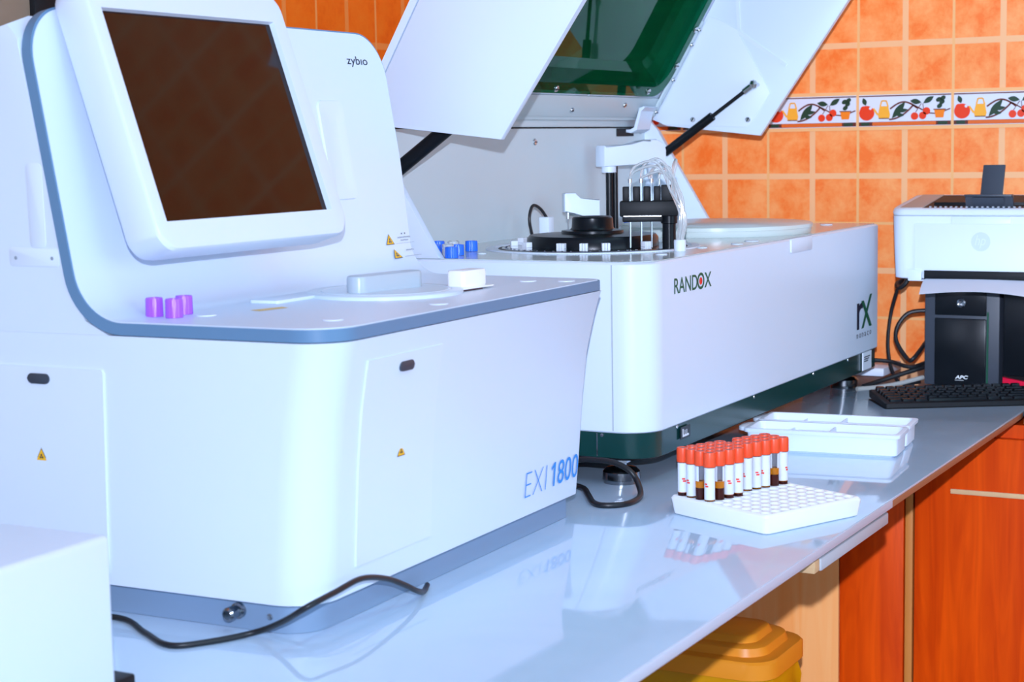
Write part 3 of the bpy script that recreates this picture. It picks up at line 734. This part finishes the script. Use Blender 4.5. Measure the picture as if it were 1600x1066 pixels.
# ---- raised lid
th = radians(59.5)
Lm = Rm @ frame((0, 1.432, .530), (1, 0, 0), (0, -cos(th), sin(th)), (0, -sin(th), -cos(th)))   # x along, y up the lid, z towards its open side
lid_p = B(Lm)
LT = .50
def wallpoly(): return [(.0, .0), (.0045, .034), (.086, .2178), (.3965, .2428), (LT, .250), (LT, 0)]
# top plate with window opening: four strips
WX0, WX1, WY0 = 2.35, 3.200, .075
lid_p.box(2.2, 3.284, .048, WY0, -.014, -.002, bev=.001); lid_p.box(2.2, WX0, WY0, LT, -.014, -.002); lid_p.box(WX1 + .02, 3.284, WY0, LT, -.014, -.002)
lid_p.box(WX0, WX1 + .02, .455, LT, -.014, -.002)
lp = lid_p.done('lid_plate', WHITE, Rr)
b = B(Lm); b.prism([(u, v) for u, v in wallpoly()], 2.2, 2.2125, 'x', bev=.0012, m=Matrix()); b.done('lid_side', WHITE, Rr)
b = B(Lm); b.prism([(u, v) for u, v in wallpoly()], 3.2715, 3.284, 'x', bev=.0012); rw = b.done('lid_side', WHITE, Rr)
b = B(Lm); b.box(2.2125, 3.2715, LT - .012, LT, 0, .25); b.done('lid_front', WHITE, Rr)
# inner liner on the right wall with folds
b = B(Lm); b.prism([(.006, .006), (.003, .026), (.087, .186), (.100, .190), (.169, .1945), (.243, .070), (.2415, .022), (.236, .006)], 3.2690, 3.2716, 'x', bev=.0008); ln = b.done('liner_plate', WHITE2, rw)
b = B(Lm); b.prism([(.246, .073), (.243, .080), (.234, .197), (.228, .197), (.236, .082), (.240, .070)], 3.2695, 3.2716, 'x'); b.prism([(.246, .070), (.290, .040), (.44, .046), (.44, .052), (.292, .047), (.247, .077)], 3.2695, 3.2716, 'x'); b.done('liner_fold', WHITE2, rw)
for u, v in ((.0441, .0787), (.1015, .1812)): screw(rw, Lm @ frame((3.2690, u, v), (0, 1, 0), (0, 0, 1), (-1, 0, 0)), .0055)
# strip along the hinge and along the right edge
b = B(Lm); b.box(2.2125, 3.2715, .0045, .048, -.004, .0, bev=.001); b.box(2.2125, 3.2715, -.004, .048, -.012, -.004); b.done('hinge_strip', PALE, Rr)
b = B(Lm); b.box(3.2500, 3.2690, .010, .225, .0, .004, bev=.001); es = b.done('edge_strip', PALE, Rr)
b = B(Lm)
for xa, xb in ((2.30, 2.62), (2.63, 2.90), (2.91, 3.115)): b.prism([(.049, -.002), (.053, .006), (.062, .008), (.062, -.002)], xa, xb, 'x')
b.done('window_clamps', WHITE, Rr)
for x, u in ((2.8805, .0189), (3.100, .032), (2.60, .022)): screw(lp, Lm @ frame((x, u, .0), (1, 0, 0), (0, 1, 0), (0, 0, 1)), .0055)
for u in (.020, .0936, .1728, .2059): screw(lp, Lm @ frame((3.260, u, .004), (1, 0, 0), (0, 1, 0), (0, 0, 1)), .0050)
# green window: flanged tray with deep rounded border
def wr(e, r): return rr(WX0 - .03 + e, WX1 + .036 - e * 1.0, .057 + e, .470 - e, r, 8)
b = B(Lm)
b.loft([[(x, y, .0095) for x, y in wr(0, .05)], [(x, y, .0060) for x, y in wr(0, .05)], [(x, y, .0060) for x, y in wr(.018, .045)], [(x, y, -.0300) for x, y in wr(.030, .040)], [(x, y, -.0420) for x, y in wr(.048, .030)]], False, True)
b.loft([[(x, y, .0095) for x, y in wr(0, .05)], [(x, y, .0095) for x, y in wr(.021, .045)], [(x, y, -.0280) for x, y in wr(.033, .040)], [(x, y, -.0380) for x, y in wr(.050, .030)]], False, True)
wn = b.done('green_window', ACRYL, Rr, ang=25)
for x, u in ((2.755, .066), (3.155, .068), (2.50, .066)): screw(wn, Lm @ frame((x, u, .0095), (1, 0, 0), (0, 1, 0), (0, 0, 1)), .0065)
for u in (.128, .208, .29): screw(wn, Lm @ frame((3.227, u, .0095), (1, 0, 0), (0, 1, 0), (0, 0, 1)), .0065)
# hinge bracket in the middle right
b = B(Rm); P = [(1.449, .511), (1.440, .509), (1.430, .514), (1.420, .552), (1.410, .556), (1.406, .553), (1.416, .546), (1.424, .510), (1.438, .503), (1.449, .505)]
b.prism(P, 3.178, 3.240, 'x', bev=.0008); b.done('hinge_bracket', WHITE, Rr)
b = B(Rm); b.box(3.135, 3.215, 1.4485, 1.4502, .497, .5125); b.done('hinge_slot', BLACKM, Rr)
# gas struts
def strut(p0, p1, r, rod, frac):
    p0, p1 = Vector(p0), Vector(p1); k = p0.lerp(p1, frac)
    b = B(Rm); b.tube([p0.lerp(p1, .03), k], r, 16, smooth=False); g = b.done('gas_strut', BLACK, Rr)
    b = B(Rm); b.tube([k, p0.lerp(p1, .93)], rod, 12, smooth=False); b.done('strut_rod', BLACKM, g)
    q = 1 if p0.x > 2.8 else -1
    for e, tail in ((p1, p0.lerp(p1, .90)), (p0, p0.lerp(p1, .05))):
        b = B(Rm); b.tube([tail, e], rod * 1.7, 12, smooth=False); b.tube([e, e + Vector((q * .028, 0, 0))], .004, 10, smooth=False)
        b.m = Rm @ Matrix.Translation(e); b.lathe([(.0, -.009), (.006, -.007), (.0088, 0), (.006, .007), (0, .009)], n=14)
        b.done('strut_end', STEEL, g)
strut((3.243, 1.398, .4585), (3.243, 1.2035, .5935), .0088, .0038, .56)
strut((2.243, 1.425, .436), (2.243, 1.225, .572), .0112, .0048, .60)

# loose blue caps on the left of the deck
bl = [('blue screw cap standing nearest the front of the open analyser deck', (2.216, 1.296)), ('blue screw cap half hidden by the white side flange', (2.236, 1.338)), ('blue screw cap just behind the front blue cap', (2.272, 1.318)),
      ('blue screw cap standing between clear pot and back panel', (2.262, 1.352)), ('blue screw cap standing rightmost of the caps by the flange', (2.362, 1.345)), ('blue screw cap farthest back of the caps by the flange', (2.345, 1.395))]
c1 = None
for lab, (x, y) in bl:
    if c1 is None: c1 = cap_mesh('screw_cap', BLUEC, .0100, .0165, 20); tag(c1, lab, 'cap', 'blue screw caps'); c1.location = (x, y, dk + .0003)
    else: dup(c1, (x, y, dk + .0003), random.random(), lab)
o = B().lathe([(.0085, 0), (.009, .001), (.009, .018), (.0075, .019), (.0075, .003), (0, .003)], n=24).done('sample_cup', CLEAR); o.location = (2.318, 1.352, dk + .0003); tag(o, 'small clear sample cup left of the rightmost blue cap', 'cup')
o = B().lathe([(.0085, 0), (.009, .001), (.009, .018), (.0075, .019), (.0075, .003), (0, .003)], n=24).done('sample_cup', CLEAR); o.location = (2.243, 1.318, dk + .0003); tag(o, 'small clear sample cup among the blue caps by the flange', 'cup')
o = B().lathe([(.009, 0), (.0095, .001), (.0092, .013), (.008, .014), (0, .014)], n=24).done('screw_cap', BLUEC); o.location = (3.135, 1.425, dk + .0003); tag(o, 'dark blue cap half hidden behind the black wash head', 'cap')

# ------------------------------------------------------------------ tube rack and blood tubes
TF = Vector((1.990, .7225, 0)); TA = radians(65.5)
rk = thing('tube_rack', 'white foam rack with a ten by ten grid of holes by the worktop edge', 'rack', TF, 0)
d1 = Vector((cos(TA), sin(TA), 0)); d2 = Vector((sin(TA), -cos(TA), 0))
RK = frame((0, 0, 0), d1, d2, (0, 0, 1))
SZ, HR = .178, .0255; PT = .0168; OFF = (SZ - 9 * PT) / 2
b = B(RK)
def rko(e, z): return [(x, y, z) for x, y in rr(e, SZ - e, e, SZ - e, .008, 4)]
b.loft([rko(.005, 0), rko(.003, .0015), rko(0, HR - .004), rko(.0015, HR - .0012)], True, False)
# top surface: border plus cells with round holes
g0, g1 = OFF - PT / 2, OFF + 9.5 * PT
n = 16
ro = [(x, y, HR - .0012) for x, y in rr(.0015, SZ - .0015, .0015, SZ - .0015, .008, 4)]
ri = [(x, y, HR) for x, y in rr(g0, g1, g0, g1, .0001, 4)]
b.loft([ro, ri], False, False)
for i in range(10):
    for j in range(10):
        cx, cy = OFF + i * PT, OFF + j * PT; hp = PT / 2; V = []; F = []
        for k in range(n):
            t = 2 * pi * k / n; mx = max(abs(cos(t)), abs(sin(t)))
            V.append((cx + hp * cos(t) / mx, cy + hp * sin(t) / mx, HR))
        for k in range(n): t = 2 * pi * k / n; V.append((cx + .0074 * cos(t), cy + .0074 * sin(t), HR - .0004))
        for k in range(n): t = 2 * pi * k / n; V.append((cx + .0070 * cos(t), cy + .0070 * sin(t), .006))
        for k in range(n):
            q = (k + 1) % n; F += [(k, q, n + q, n + k), (n + k, n + q, 2 * n + q, 2 * n + k)]
        F.append(tuple(range(2 * n, 3 * n))); b.add(V, F)
b.done('foam_block', mat('white_foam', (.86, .88, .90), .7, vary=.02, vscale=60), rk)

# one tube of each fill, copied
def make_tube(kind):
    t = thing('blood_tube', 'tube', 'tube', (0, 0, 0))
    zc = .064
    b = B(); b.lathe([(0, .0005), (.0035, .001), (.0060, .004), (.0068, .008), (.0068, zc)], n=20); b.done('tube_body', TUBEG, t)
    b = B(); b.lathe([(.0080, zc - .001), (.0082, zc), (.0082, zc + .0155), (.0076, zc + .0178), (.0052, zc + .018), (.0050, zc + .0165), (0, zc + .0165)], n=24, mi=0); c = b.done('cap', REDCAP, t)
    b = B(); b.lathe([(.0046, zc + .0166), (.0046, zc + .0172), (0, zc + .0172)], n=16); b.done('stopper', mat('grey_stopper', (.16, .17, .20), .5), c)
    # paper label wraps most of the tube
    z0 = {'low': .0232, 'serum': .0425, 'mid': .0255, 'full': .0205}[kind]
    b = B(); N = 22; V = []; F = []
    for i in range(N + 1):
        a = radians(-150) + radians(300) * i / N; V += [(.00705 * cos(a), .00705 * sin(a), z0), (.00705 * cos(a), .00705 * sin(a), zc - .002)]
    for i in range(N): F.append((2 * i, 2 * i + 2, 2 * i + 3, 2 * i + 1))
    b.add(V, F); lb = b.done('paper_label', LABELW, t)
    b = B()
    for a0, a1, zz in ((.3, .9, .040), (.45, 1.1, .037)):
        V = []; F = []
        for i in range(7):
            a = a0 + (a1 - a0) * i / 6; V += [(.0072 * cos(a), .0072 * sin(a), zz), (.0072 * cos(a), .0072 * sin(a), zz + .0022)]
        b.add(V, [(2 * i, 2 * i + 2, 2 * i + 3, 2 * i + 1) for i in range(6)])
    b.done('label_print', REDINK, lb)
    zb, zs = {'low': (.0222, .0232), 'serum': (.0335, .0425), 'mid': (.034, .036), 'full': (.019, .0195)}[kind]
    b = B(); b.lathe([(0, .0015), (.0050, .0045), (.00635, .008), (.00635, zb), (0, zb)], n=18); b.done('clot', BLOOD, t)
    b = B(); b.lathe([(.00635, zb + .0001), (.00635, zs), (0, zs)], n=18); b.done('serum', SERUM, t)
    return t
protos = {k: make_tube(k) for k in ('low', 'serum', 'mid', 'full')}
used = set()
fills = {(0, 3): 'full', (1, 3): 'serum', (2, 3): 'low', (3, 3): 'low', (0, 2): 'serum', (0, 1): 'full', (0, 0): 'low', (4, 2): 'full', (5, 2): 'full', (6, 2): 'full', (7, 2): 'full', (8, 2): 'serum', (9, 2): 'low'}
named = {(0, 3): 'orange-capped blood tube at the nearest corner of the filled block, label to the rack', (1, 3): 'orange-capped tube with tall amber and dark layers, right of the corner tube',
         (2, 3): 'orange-capped tube with a thin dark layer, second right of the corner tube', (3, 3): 'orange-capped tube ending the nearest row, with the step in the block beside it',
         (0, 2): 'orange-capped tube with amber and black layers, left of the corner tube', (0, 1): 'orange-capped tube labelled down to the rack, second left of the corner tube',
         (0, 0): 'orange-capped tube leftmost in the rack, red at its foot', (9, 2): 'orange-capped tube rightmost in the rack, at the end of its row', (8, 2): 'orange-capped tube with amber layer, next to the rightmost tube',
         (7, 2): 'orange-capped fully labelled tube, third from the right end of the block', (6, 2): 'orange-capped tube with red print, fourth from the right end of the block', (5, 2): 'orange-capped tube just beyond the step in the front of the block'}
face = TA + pi + .3
for r in range(10):
    for c in range(4 if r < 4 else 3):
        if (r, c) == (5, 0): continue
        # column index 3 is nearest the front corner
        i, j = 9 - (9 - c if False else 0), 0
        p = TF + d1 * (OFF + PT * (9 - (c + 6 - 0) if False else 0)) if False else None
        e1 = OFF + PT * (9 - c) if False else SZ - OFF - PT * c
        q = TF + d1 * e1 + d2 * (OFF + PT * r)
        kind = fills.get((r, c), random.choice(('low', 'mid', 'full', 'serum')))
        if (r, c) in named: lab, grp = named[(r, c)], 'orange-capped blood tubes in the rack'
        else: lab, grp = ('orange-capped blood tube among the tubes hidden behind the front tubes', 'inner blood tubes in the rack')
        rz = radians(180 + 26) - radians(40) + random.uniform(-.9, .9)
        if (r, c) in ((1, 3), (0, 2), (8, 2)): rz = radians(206) + radians(5) + pi
        loc = (q.x, q.y, .0068)
        pr = protos[kind]
        if kind not in used: used.add(kind); t = pr; t.location = loc; t.rotation_euler = (0, 0, rz)
        else: t = dup(pr, loc, rz, lab)
        t['label'] = lab; t['group'] = grp
for k, pr in protos.items():
    if k not in used:
        for ch in list(pr.children):
            for g in list(ch.children): bpy.data.objects.remove(g)
            bpy.data.objects.remove(ch)
        bpy.data.objects.remove(pr)

# ------------------------------------------------------------------ two white plastic trays
def tray(loc, rot, lab, L=.236, W=.078, H=.036):
    t = thing('reagent_tray', lab, 'tray', loc, rot, 'white plastic trays')
    b = B()
    def o(e, z, r=.008): return [(x, y, z) for x, y in rr(e, W - e, e, L - e, r, 4)]
    b.loft([o(.004, 0), o(.001, .003), o(0, H - .006), o(-.004, H - .006), o(-.0045, H - .001), o(-.003, H), o(.003, H), o(.0045, H - .003), o(.006, .006), o(.010, .004)], True, True)
    b.done('tray_body', WHITE2, t)
    b = B(); b.box(.006, W - .006, L * .46, L * .46 + .003, .004, H - .004); b.box(.006, W - .006, L * .74, L * .74 + .003, .004, H - .008); b.box(.012, W * .6, L * .20, L * .70, H - .009, H - .007, bev=.0006); b.done('divider', WHITE2, t)
    b = B(); b.prism(rr(W * .15, W * .85, L + .003, L + .018, (.002, .002, .012, .012), 5), H - .007, H - .001, bev=.001); b.done('handle_tab', WHITE2, t)
    return t
tray((2.563, .7205, 0), radians(5.5), 'white plastic tray with handle tab, nearer of two behind the tube rack')
tray((2.653, .7300, 0), radians(5.5), 'white plastic tray farther from the tube rack, beside its twin')

# ------------------------------------------------------------------ black cables
o = B().tube([(1.33, 1.30, .004), (1.353, 1.205, .0035), (1.323, 1.144, .0032), (1.297, 1.090, .0032), (1.3246, 1.060, .0034), (1.362, 1.034, .0060), (1.350, .992, .0246), (1.338, .953, .0470), (1.380, .948, .0524), (1.4276, .948, .0549), (1.4766, .950, .0430), (1.5147, .951, .0268), (1.5409, .954, .0145), (1.575, .966, .0040), (1.603, .978, .0034)], .0031, 10).done('power_cable', RUBBER)
tag(o, 'black cable looping across the foot of the near touch screen machine', 'cable')
o = B().tube([(2.29, 1.20, .006), (2.20, 1.13, .020), (2.17, 1.072, .040), (2.168, 1.037, .0425), (2.168, 1.010, .0405), (2.168, .988, .031), (2.165, .975, .017), (2.13, .955, .0050), (2.085, .953, .0036), (2.062, .972, .0036), (2.068, .995, .0036), (2.12, 1.030, .0036), (2.155, 1.055, .0036), (2.18, 1.10, .0036)], .0042, 10).done('power_cable', RUBBER)
tag(o, 'black cable curling round the near steel foot of the open analyser', 'cable')

# ------------------------------------------------------------------ left foreground instrument
lb = thing('white_instrument', 'plain white instrument cut off at the lower left, nearest of all', 'instrument', (1.1225, 1.0030, 0), radians(.8))
b = B(); b.box(-.62, 0, 0, .46, .018, .160, bev=.006, seg=3); b.done('casing', WHITE, lb)
b = B(); b.box(-.58, -.10, .06, .42, .1602, .1625, bev=.001); b.done('top_panel', ZDECK, lb)
for x, y in ((-.05, .04), (-.05, .40), (-.55, .04), (-.55, .40)):
    B(Matrix.Translation((x, y, 0))).lathe([(.014, 0), (.014, .014), (.012, .0185)], n=20).done('foot', RUBBER, lb)
b = B(); b.box(-.012, .060, .030, .062, .0005, .0155, bev=.003); b.done('mounting_tab', BLACKM, lb)

# ------------------------------------------------------------------ printer on battery units
P = thing('laser_printer', 'white laser printer with grey paper guide standing on the black units', 'printer', (3.25, .7585, .214))
Pm = Matrix.Translation((-3.25, -.7585, -.214))
# outline in plan: front at x = 3.25, rounded towards the sides
def plan(e, z, x0=3.25, x1=3.44, r=.03):
    return [(x, y, z + (max(0, x - 3.25) * .11 if z > .3400 else 0)) for x, y in rr(x0 + e, x1 - e, .7585 - .173 + e, .7585 + .173 - e, (r, .012, .012, r), 8)]
b = B(Pm); b.loft([plan(.010, .2165), plan(.004, .2190), plan(.002, .27), plan(0, .337)], True, True); pb = b.done('printer_body', WHITE2, P)
b = B(Pm); b.loft([plan(.0005, .3378), plan(-.001, .341), plan(.001, .3475), plan(.004, .3500), plan(.016, .3500), plan(.020, .3440)], True, True); b.done('top_cover', WHITE2, P)
b = B(Pm); b.prism([(3.262, .3480), (3.425, .3660), (3.425, .3700), (3.262, .3512)], .605, .872, 'y'); b.prism([(3.30, .3550), (3.37, .3630), (3.37, .3690), (3.30, .3610)], .690, .860, 'y', bev=.001)
b.done('paper_well', BLACKM, P)
b = B(Pm)
for k in range(26): b.box(3.268, 3.272, .612 + k * .0098, .616 + k * .0098, .3500, .3545)
b.done('feed_ribs', mat('rib_grey', (.35, .37, .42), .5), P)
b = B(Pm); b.prism([(3.262, .3465), (3.43, .3650), (3.43, .3712), (3.262, .3525)], .873, .916, 'y', bev=.001); b.done('control_panel', mat('warm_grey', (.42, .38, .36), .4), P)
# front details
fr = lambda y, z, off=0: Pm @ frame((3.25 - off, y, z), (0, -1, 0), (0, 0, 1), (-1, 0, 0))
b = B(fr(.7585, .276)); b.prism(rr(-.125, .125, -.045, .047, .003, 3), -.001, .0016, bev=.0006); fp = b.done('front_flap', WHITE2, P)
b = B(fr(.7585, .330)); b.prism(rr(-.055, .055, -.008, .0065, .002, 3), -.001, .0022, bev=.0006); b.done('flap_catch', WHITE, fp)
b = B(fr(.7585, .2895, .0018)); disc_poly(b, 0, 0, .0178, None, 0, 32); put_text(b, 'hp', frame((0, 0, .0003), (1, 0, 0), (0, 1, 0), (0, 0, 1)), .0185, .0245, bold=-.005, shear=.24, mi=1, x=-.0125, y=-.0125)
b.done('maker_badge', [mat('badge_grey', (.60, .69, .78), .35), WHITE], fp)
b = B(Pm); b.box(3.235, 3.30, .586, .868, .2150, .2170, bev=.0006); b.box(3.246, 3.252, .590, .864, .2172, .2345, bev=.001, mi=1)
b.done('output_slot', [WHITE2, BLACKM], P)
b = B(fr(.882, .224)); b.prism(rr(-.013, .013, -.010, .012, .002, 3), -.002, .003, bev=.0008); b.done('side_tab', WHITE, P)
b = B(Pm); b.prism([(3.290, .345), (3.280, .376), (3.2765, .3768), (3.262, .3768), (3.262, .3735), (3.272, .3725), (3.279, .345)], .706, .794, 'y', bev=.001)
b.prism([(3.286, .370), (3.310, .430), (3.307, .431), (3.282, .372)], .728, .769, 'y', bev=.001)
b.prism([(3.281, .345), (3.268, .372), (3.266, .371), (3.279, .345)], .722, .780, 'y'); b.done('paper_guide', CHAR, P)
# sheet coming out of the printer
b = B(); rows = []
for i in range(15):
    t = i / 14; x = 3.255 - .130 * t
    rows.append([(x, .8615 - .021 * t - (.215 - .03 * 0) * k / 14, .2178 + .004 * sin(pi * t) - .0175 * t * t + (.0085 * sin(pi * k / 14 * .9)) * t - .006 * t * (k / 14) ** 2) for k in range(15)])
V = [p for r in rows for p in r]; F = [(i * 15 + k, i * 15 + k + 1, (i + 1) * 15 + k + 1, (i + 1) * 15 + k) for i in range(14) for k in range(14)]
nv = len(V); V += [(x, y, z - .0005) for x, y, z in V]; F += [tuple(nv + i for i in f[::-1]) for f in F]
for i in range(14):
    F.append((14 * 15 + i, 14 * 15 + i + 1, nv + 14 * 15 + i + 1, nv + 14 * 15 + i)); F.append((i * 15, (i + 1) * 15, nv + (i + 1) * 15, nv + i * 15))
o = b.add(V, F).done('paper_sheet', PAPER); tag(o, 'curled white sheet hanging out of the printer slot', 'paper')

U = thing('battery_backup', 'tall black battery backup unit with round button under the printer', 'power unit', (3.33, .812, 0), radians(-1.5))
b = B(); b.box(0, .20, -.073, .073, .004, .2135, bev=.004, seg=2); b.done('unit_case', CHAR, U)
b = B(); b.box(-.0035, .004, -.0475, .052, .0055, .136, bev=.002); fpn = b.done('front_panel', BLACK, U)
b = B(); b.box(-.0035, .004, -.0475, .052, .142, .2110, bev=.002); up = b.done('button_panel', BLACK, U)
b = B(frame((-.0035, .0005, .1660), (0, -1, 0), (0, 0, 1), (-1, 0, 0))); b.lathe([(.0085, -.001), (.0085, .001), (.006, .002), (.0035, .0012), (0, .0012)], n=24); b.done('power_button', DSTEEL, up)
b = B(frame((-.0040, .0000, .0190), (0, -1, 0), (0, 0, 1), (-1, 0, 0))); put_text(b, 'APC', None, .0235, .0068, bold=.03, shear=.25, x=-.0105); b.add([(-.011, -.003, 0), (.006, -.003, 0), (.006, -.0023, 0), (-.011, -.0023, 0)], [(0, 1, 2, 3)])
b.done('lettering', mat('white_print', (.9, .93, .95), .5), fpn, label='white maker lettering')
b = B(); b.box(-.0010, .002, -.0520, -.0485, .006, .150); b.done('green_edge', mat('green_strip', (.0, .075, .035), .4), U)
for x, y in ((.02, .055), (.02, -.055), (.18, .055), (.18, -.055)): B(Matrix.Translation((x, y, 0))).lathe([(.008, 0), (.008, .0045)], n=12).done('foot', RUBBER, U)

T = thing('computer_tower', 'black tower case with red strip, at the right edge under the printer', 'computer', (3.32, .645, 0))
b = B(); b.box(.004, .22, -.09, .087, .005, .2135, bev=.003); b.done('tower_case', BLACKM, T)
b = B(); b.box(-.002, .006, -.088, .085, .030, .211, bev=.003); b.done('glossy_front', BLACK, T)
b = B(); b.prism([(.085, .012), (.060, .010), (-.088, .016), (-.088, .024), (.040, .019), (.085, .028)], -.004, .004, 'x', bev=.001); b.done('red_strip', mat('red_gloss', (.75, .01, .05), .25), T)
for x, y in ((.03, .07), (.03, -.07), (.2, .07), (.2, -.07)): B(Matrix.Translation((x, y, 0))).lathe([(.008, 0), (.008, .0055)], n=12).done('foot', RUBBER, T)

# ------------------------------------------------------------------ keyboard
ka = atan2(-.21, .127)
K = thing('keyboard', 'black computer keyboard lying askew in front of the black units', 'keyboard', (3.024, .872, 0), ka)
KL, KD = .40, .120
b = B(); b.prism([(0, 0), (KL, 0), (KL, .0), (KL, KD), (0, KD)][:2] + [(KL, KD), (0, KD)], 0, .001)
b.loft([[(x, y, z0 + (z1 - z0) * y / KD) for x, y in rr(e, KL - e, e, KD - e, .005, 3)] for z0, z1, e in ((.0005, .004, .002), (.002, .006, 0), (.0095, .0175, 0), (.0105, .0190, .0015))])
b.done('keyboard_case', BLACKM, K)
keys = B()
xs = .010
for r in range(6):
    y0 = .010 + r * .0175 + (.004 if r == 5 else 0); z = .0105 + .0085 * y0 / KD
    x = xs
    row = {0: [1.3, 1.3, 1.3, 6, 1.3, 1.3, 1.3, 1.3], 1: [2.2] + [1] * 10 + [2.6], 2: [1.8] + [1] * 11 + [2.0], 3: [1.5] + [1] * 12 + [1.3], 4: [1] * 13 + [1.8], 5: [1] * 15}[r]
    for w in row:
        x1 = x + w * .0182
        if x1 < KL - .008:
            k2 = B(); 
            keys.loft([[(a, c, z + .0003) for a, c in rr(x + .0006, x1 - .0006, y0 + .0006, y0 + .0155, .0015, 2)], [(a, c, z + .0045 + .0006 * r) for a, c in rr(x + .0024, x1 - .0024, y0 + .0022, y0 + .0145, .0015, 2)]], False, True)
            k2.bm.free()
        x = x1
    if r < 5:
        x = .292
        for w in range(3):
            keys.loft([[(a, c, z + .0003) for a, c in rr(x + .0006, x + .0176, y0 + .0006, y0 + .0155, .0015, 2)], [(a, c, z + .0045 + .0006 * r) for a, c in rr(x + .0024, x + .0158, y0 + .0022, y0 + .0145, .0015, 2)]], False, True); x += .0182
        x = .348
keys.done('keycaps', BLACK, K)

# ------------------------------------------------------------------ cables by the printer
def cable(pts, r, m, lab):
    o = B().tube(pts, r, 9).done('cable', m); tag(o, lab, 'cable', 'cables behind the printer units')
cable([(3.42, .925, .214), (3.36, .945, .200), (3.34, .938, .192), (3.335, .925, .200), (3.34, .918, .2145)], .0050, RUBBER, 'black cable looped tightly under the left end of the printer')
cable([(3.36, .944, .196), (3.37, .962, .14), (3.36, .965, .08), (3.35, .955, .030), (3.33, .930, .0045), (3.36, .90, .0045)], .0036, RUBBER, 'thin black lead hanging from the printer end down to the worktop')
cable([(3.38, .890, .145), (3.37, .925, .140), (3.36, .945, .115), (3.35, .945, .085), (3.34, .920, .052), (3.33, .905, .055), (3.37, .890, .085)], .0042, RUBBER, 'black cable making a wide loop left of the battery unit')
cable([(3.30, 1.06, .040), (3.33, 1.010, .046), (3.35, .960, .044), (3.34, .915, .036), (3.37, .892, .042)], .0042, RUBBER, 'black cable running from the open analyser to the battery unit')
cable([(3.262, .985, .004), (3.30, .960, .012), (3.33, .925, .024), (3.36, .892, .034)], .0048, RUBBER, 'black cable lying low beside the far steel foot')
cable([(3.22, .985, .0045), (3.26, .955, .0045), (3.30, .925, .008), (3.345, .89, .016)], .0045, GREYC, 'grey cable lying on the worktop left of the battery unit')
o = B().box(3.42, 3.55, .99, 1.16, .002, .020, bev=.004).done('adapter_plate', WHITE2); tag(o, 'white flat block on the worktop behind the cables', 'block')

# ------------------------------------------------------------------ light
def lamp(name, kind, loc, energy, color, **kw):
    l = bpy.data.lights.new(name, kind); l.energy = energy; l.color = color
    for k, v in kw.items(): setattr(l, k, v)
    o = bpy.data.objects.new(name, l); COL.objects.link(o); o.location = loc; return o
fl = lamp('camera_flash', 'POINT', (-.01, -.012, .605), 1.0, (.695, .785, 1.0), shadow_soft_size=.010)
fl.data.use_nodes = True
nt = fl.data.node_tree; em = nt.nodes['Emission']; lf = nt.nodes.new('ShaderNodeLightFalloff')
lf.inputs['Strength'].default_value = 36.5; lf.inputs['Smooth'].default_value = 0
nt.links.new(lf.outputs['Constant'], em.inputs['Strength'])
for x, y in ((.6, -.6), (2.4, -.6)):
    a = lamp('ceiling_fill', 'AREA', (x, y, ZC - .02), 9, (.44, .84, 1.0), shape='RECTANGLE', size=1.2, size_y=.3)  # unseen area lights added overhead as cool ambient fill
wa = lamp('front_fill', 'AREA', (1.0, YF + .03, .75), 30, (.54, .80, 1.0), shape='RECTANGLE', size=2.2, size_y=1.3)  # added out-of-view fill that brightens the machine fronts; no window known there
wa.rotation_euler = (radians(90), 0, 0)
b = B()
for x in (-.14, .98, 2.10): b.box(x, x + .05, YF, YF + .025, .06, 1.44, bev=.003)
b.box(-.14, 2.15, YF, YF + .025, .05, .10, bev=.003); b.box(-.14, 2.15, YF, YF + .025, 1.40, 1.45, bev=.003)
struct('added_window_1', b, WHITE2)  # unseen frame added around the front fill light
w = bpy.data.worlds.new('world'); S.world = w; w.use_nodes = True
w.node_tree.nodes['Background'].inputs[0].default_value = (.6, .7, .8, 1); w.node_tree.nodes['Background'].inputs[1].default_value = .05

# ------------------------------------------------------------------ camera
yaw, pitch, roll, F_ = .495158, .114671, .0179118, 2702.
fw = Vector((cos(yaw) * cos(pitch), sin(yaw) * cos(pitch), -sin(pitch)))
rg = fw.cross(Vector((0, 0, 1))).normalized(); dn = fw.cross(rg)
r2 = rg * cos(roll) + dn * sin(roll); d2_ = -rg * sin(roll) + dn * cos(roll)
cd = bpy.data.cameras.new('camera'); co = bpy.data.objects.new('camera', cd); COL.objects.link(co)
co.matrix_world = frame((0, 0, .49), r2, -d2_, -fw)
cd.sensor_width = 36; cd.lens = F_ * 36 / 1600; cd.clip_start = .02
cd.dof.use_dof = True; cd.dof.focus_distance = 2.5; cd.dof.aperture_fstop = 10
S.camera = co
S.view_settings.view_transform = 'Standard'; S.view_settings.look = 'None'; S.view_settings.gamma = 1.0; S.view_settings.exposure = 0.0
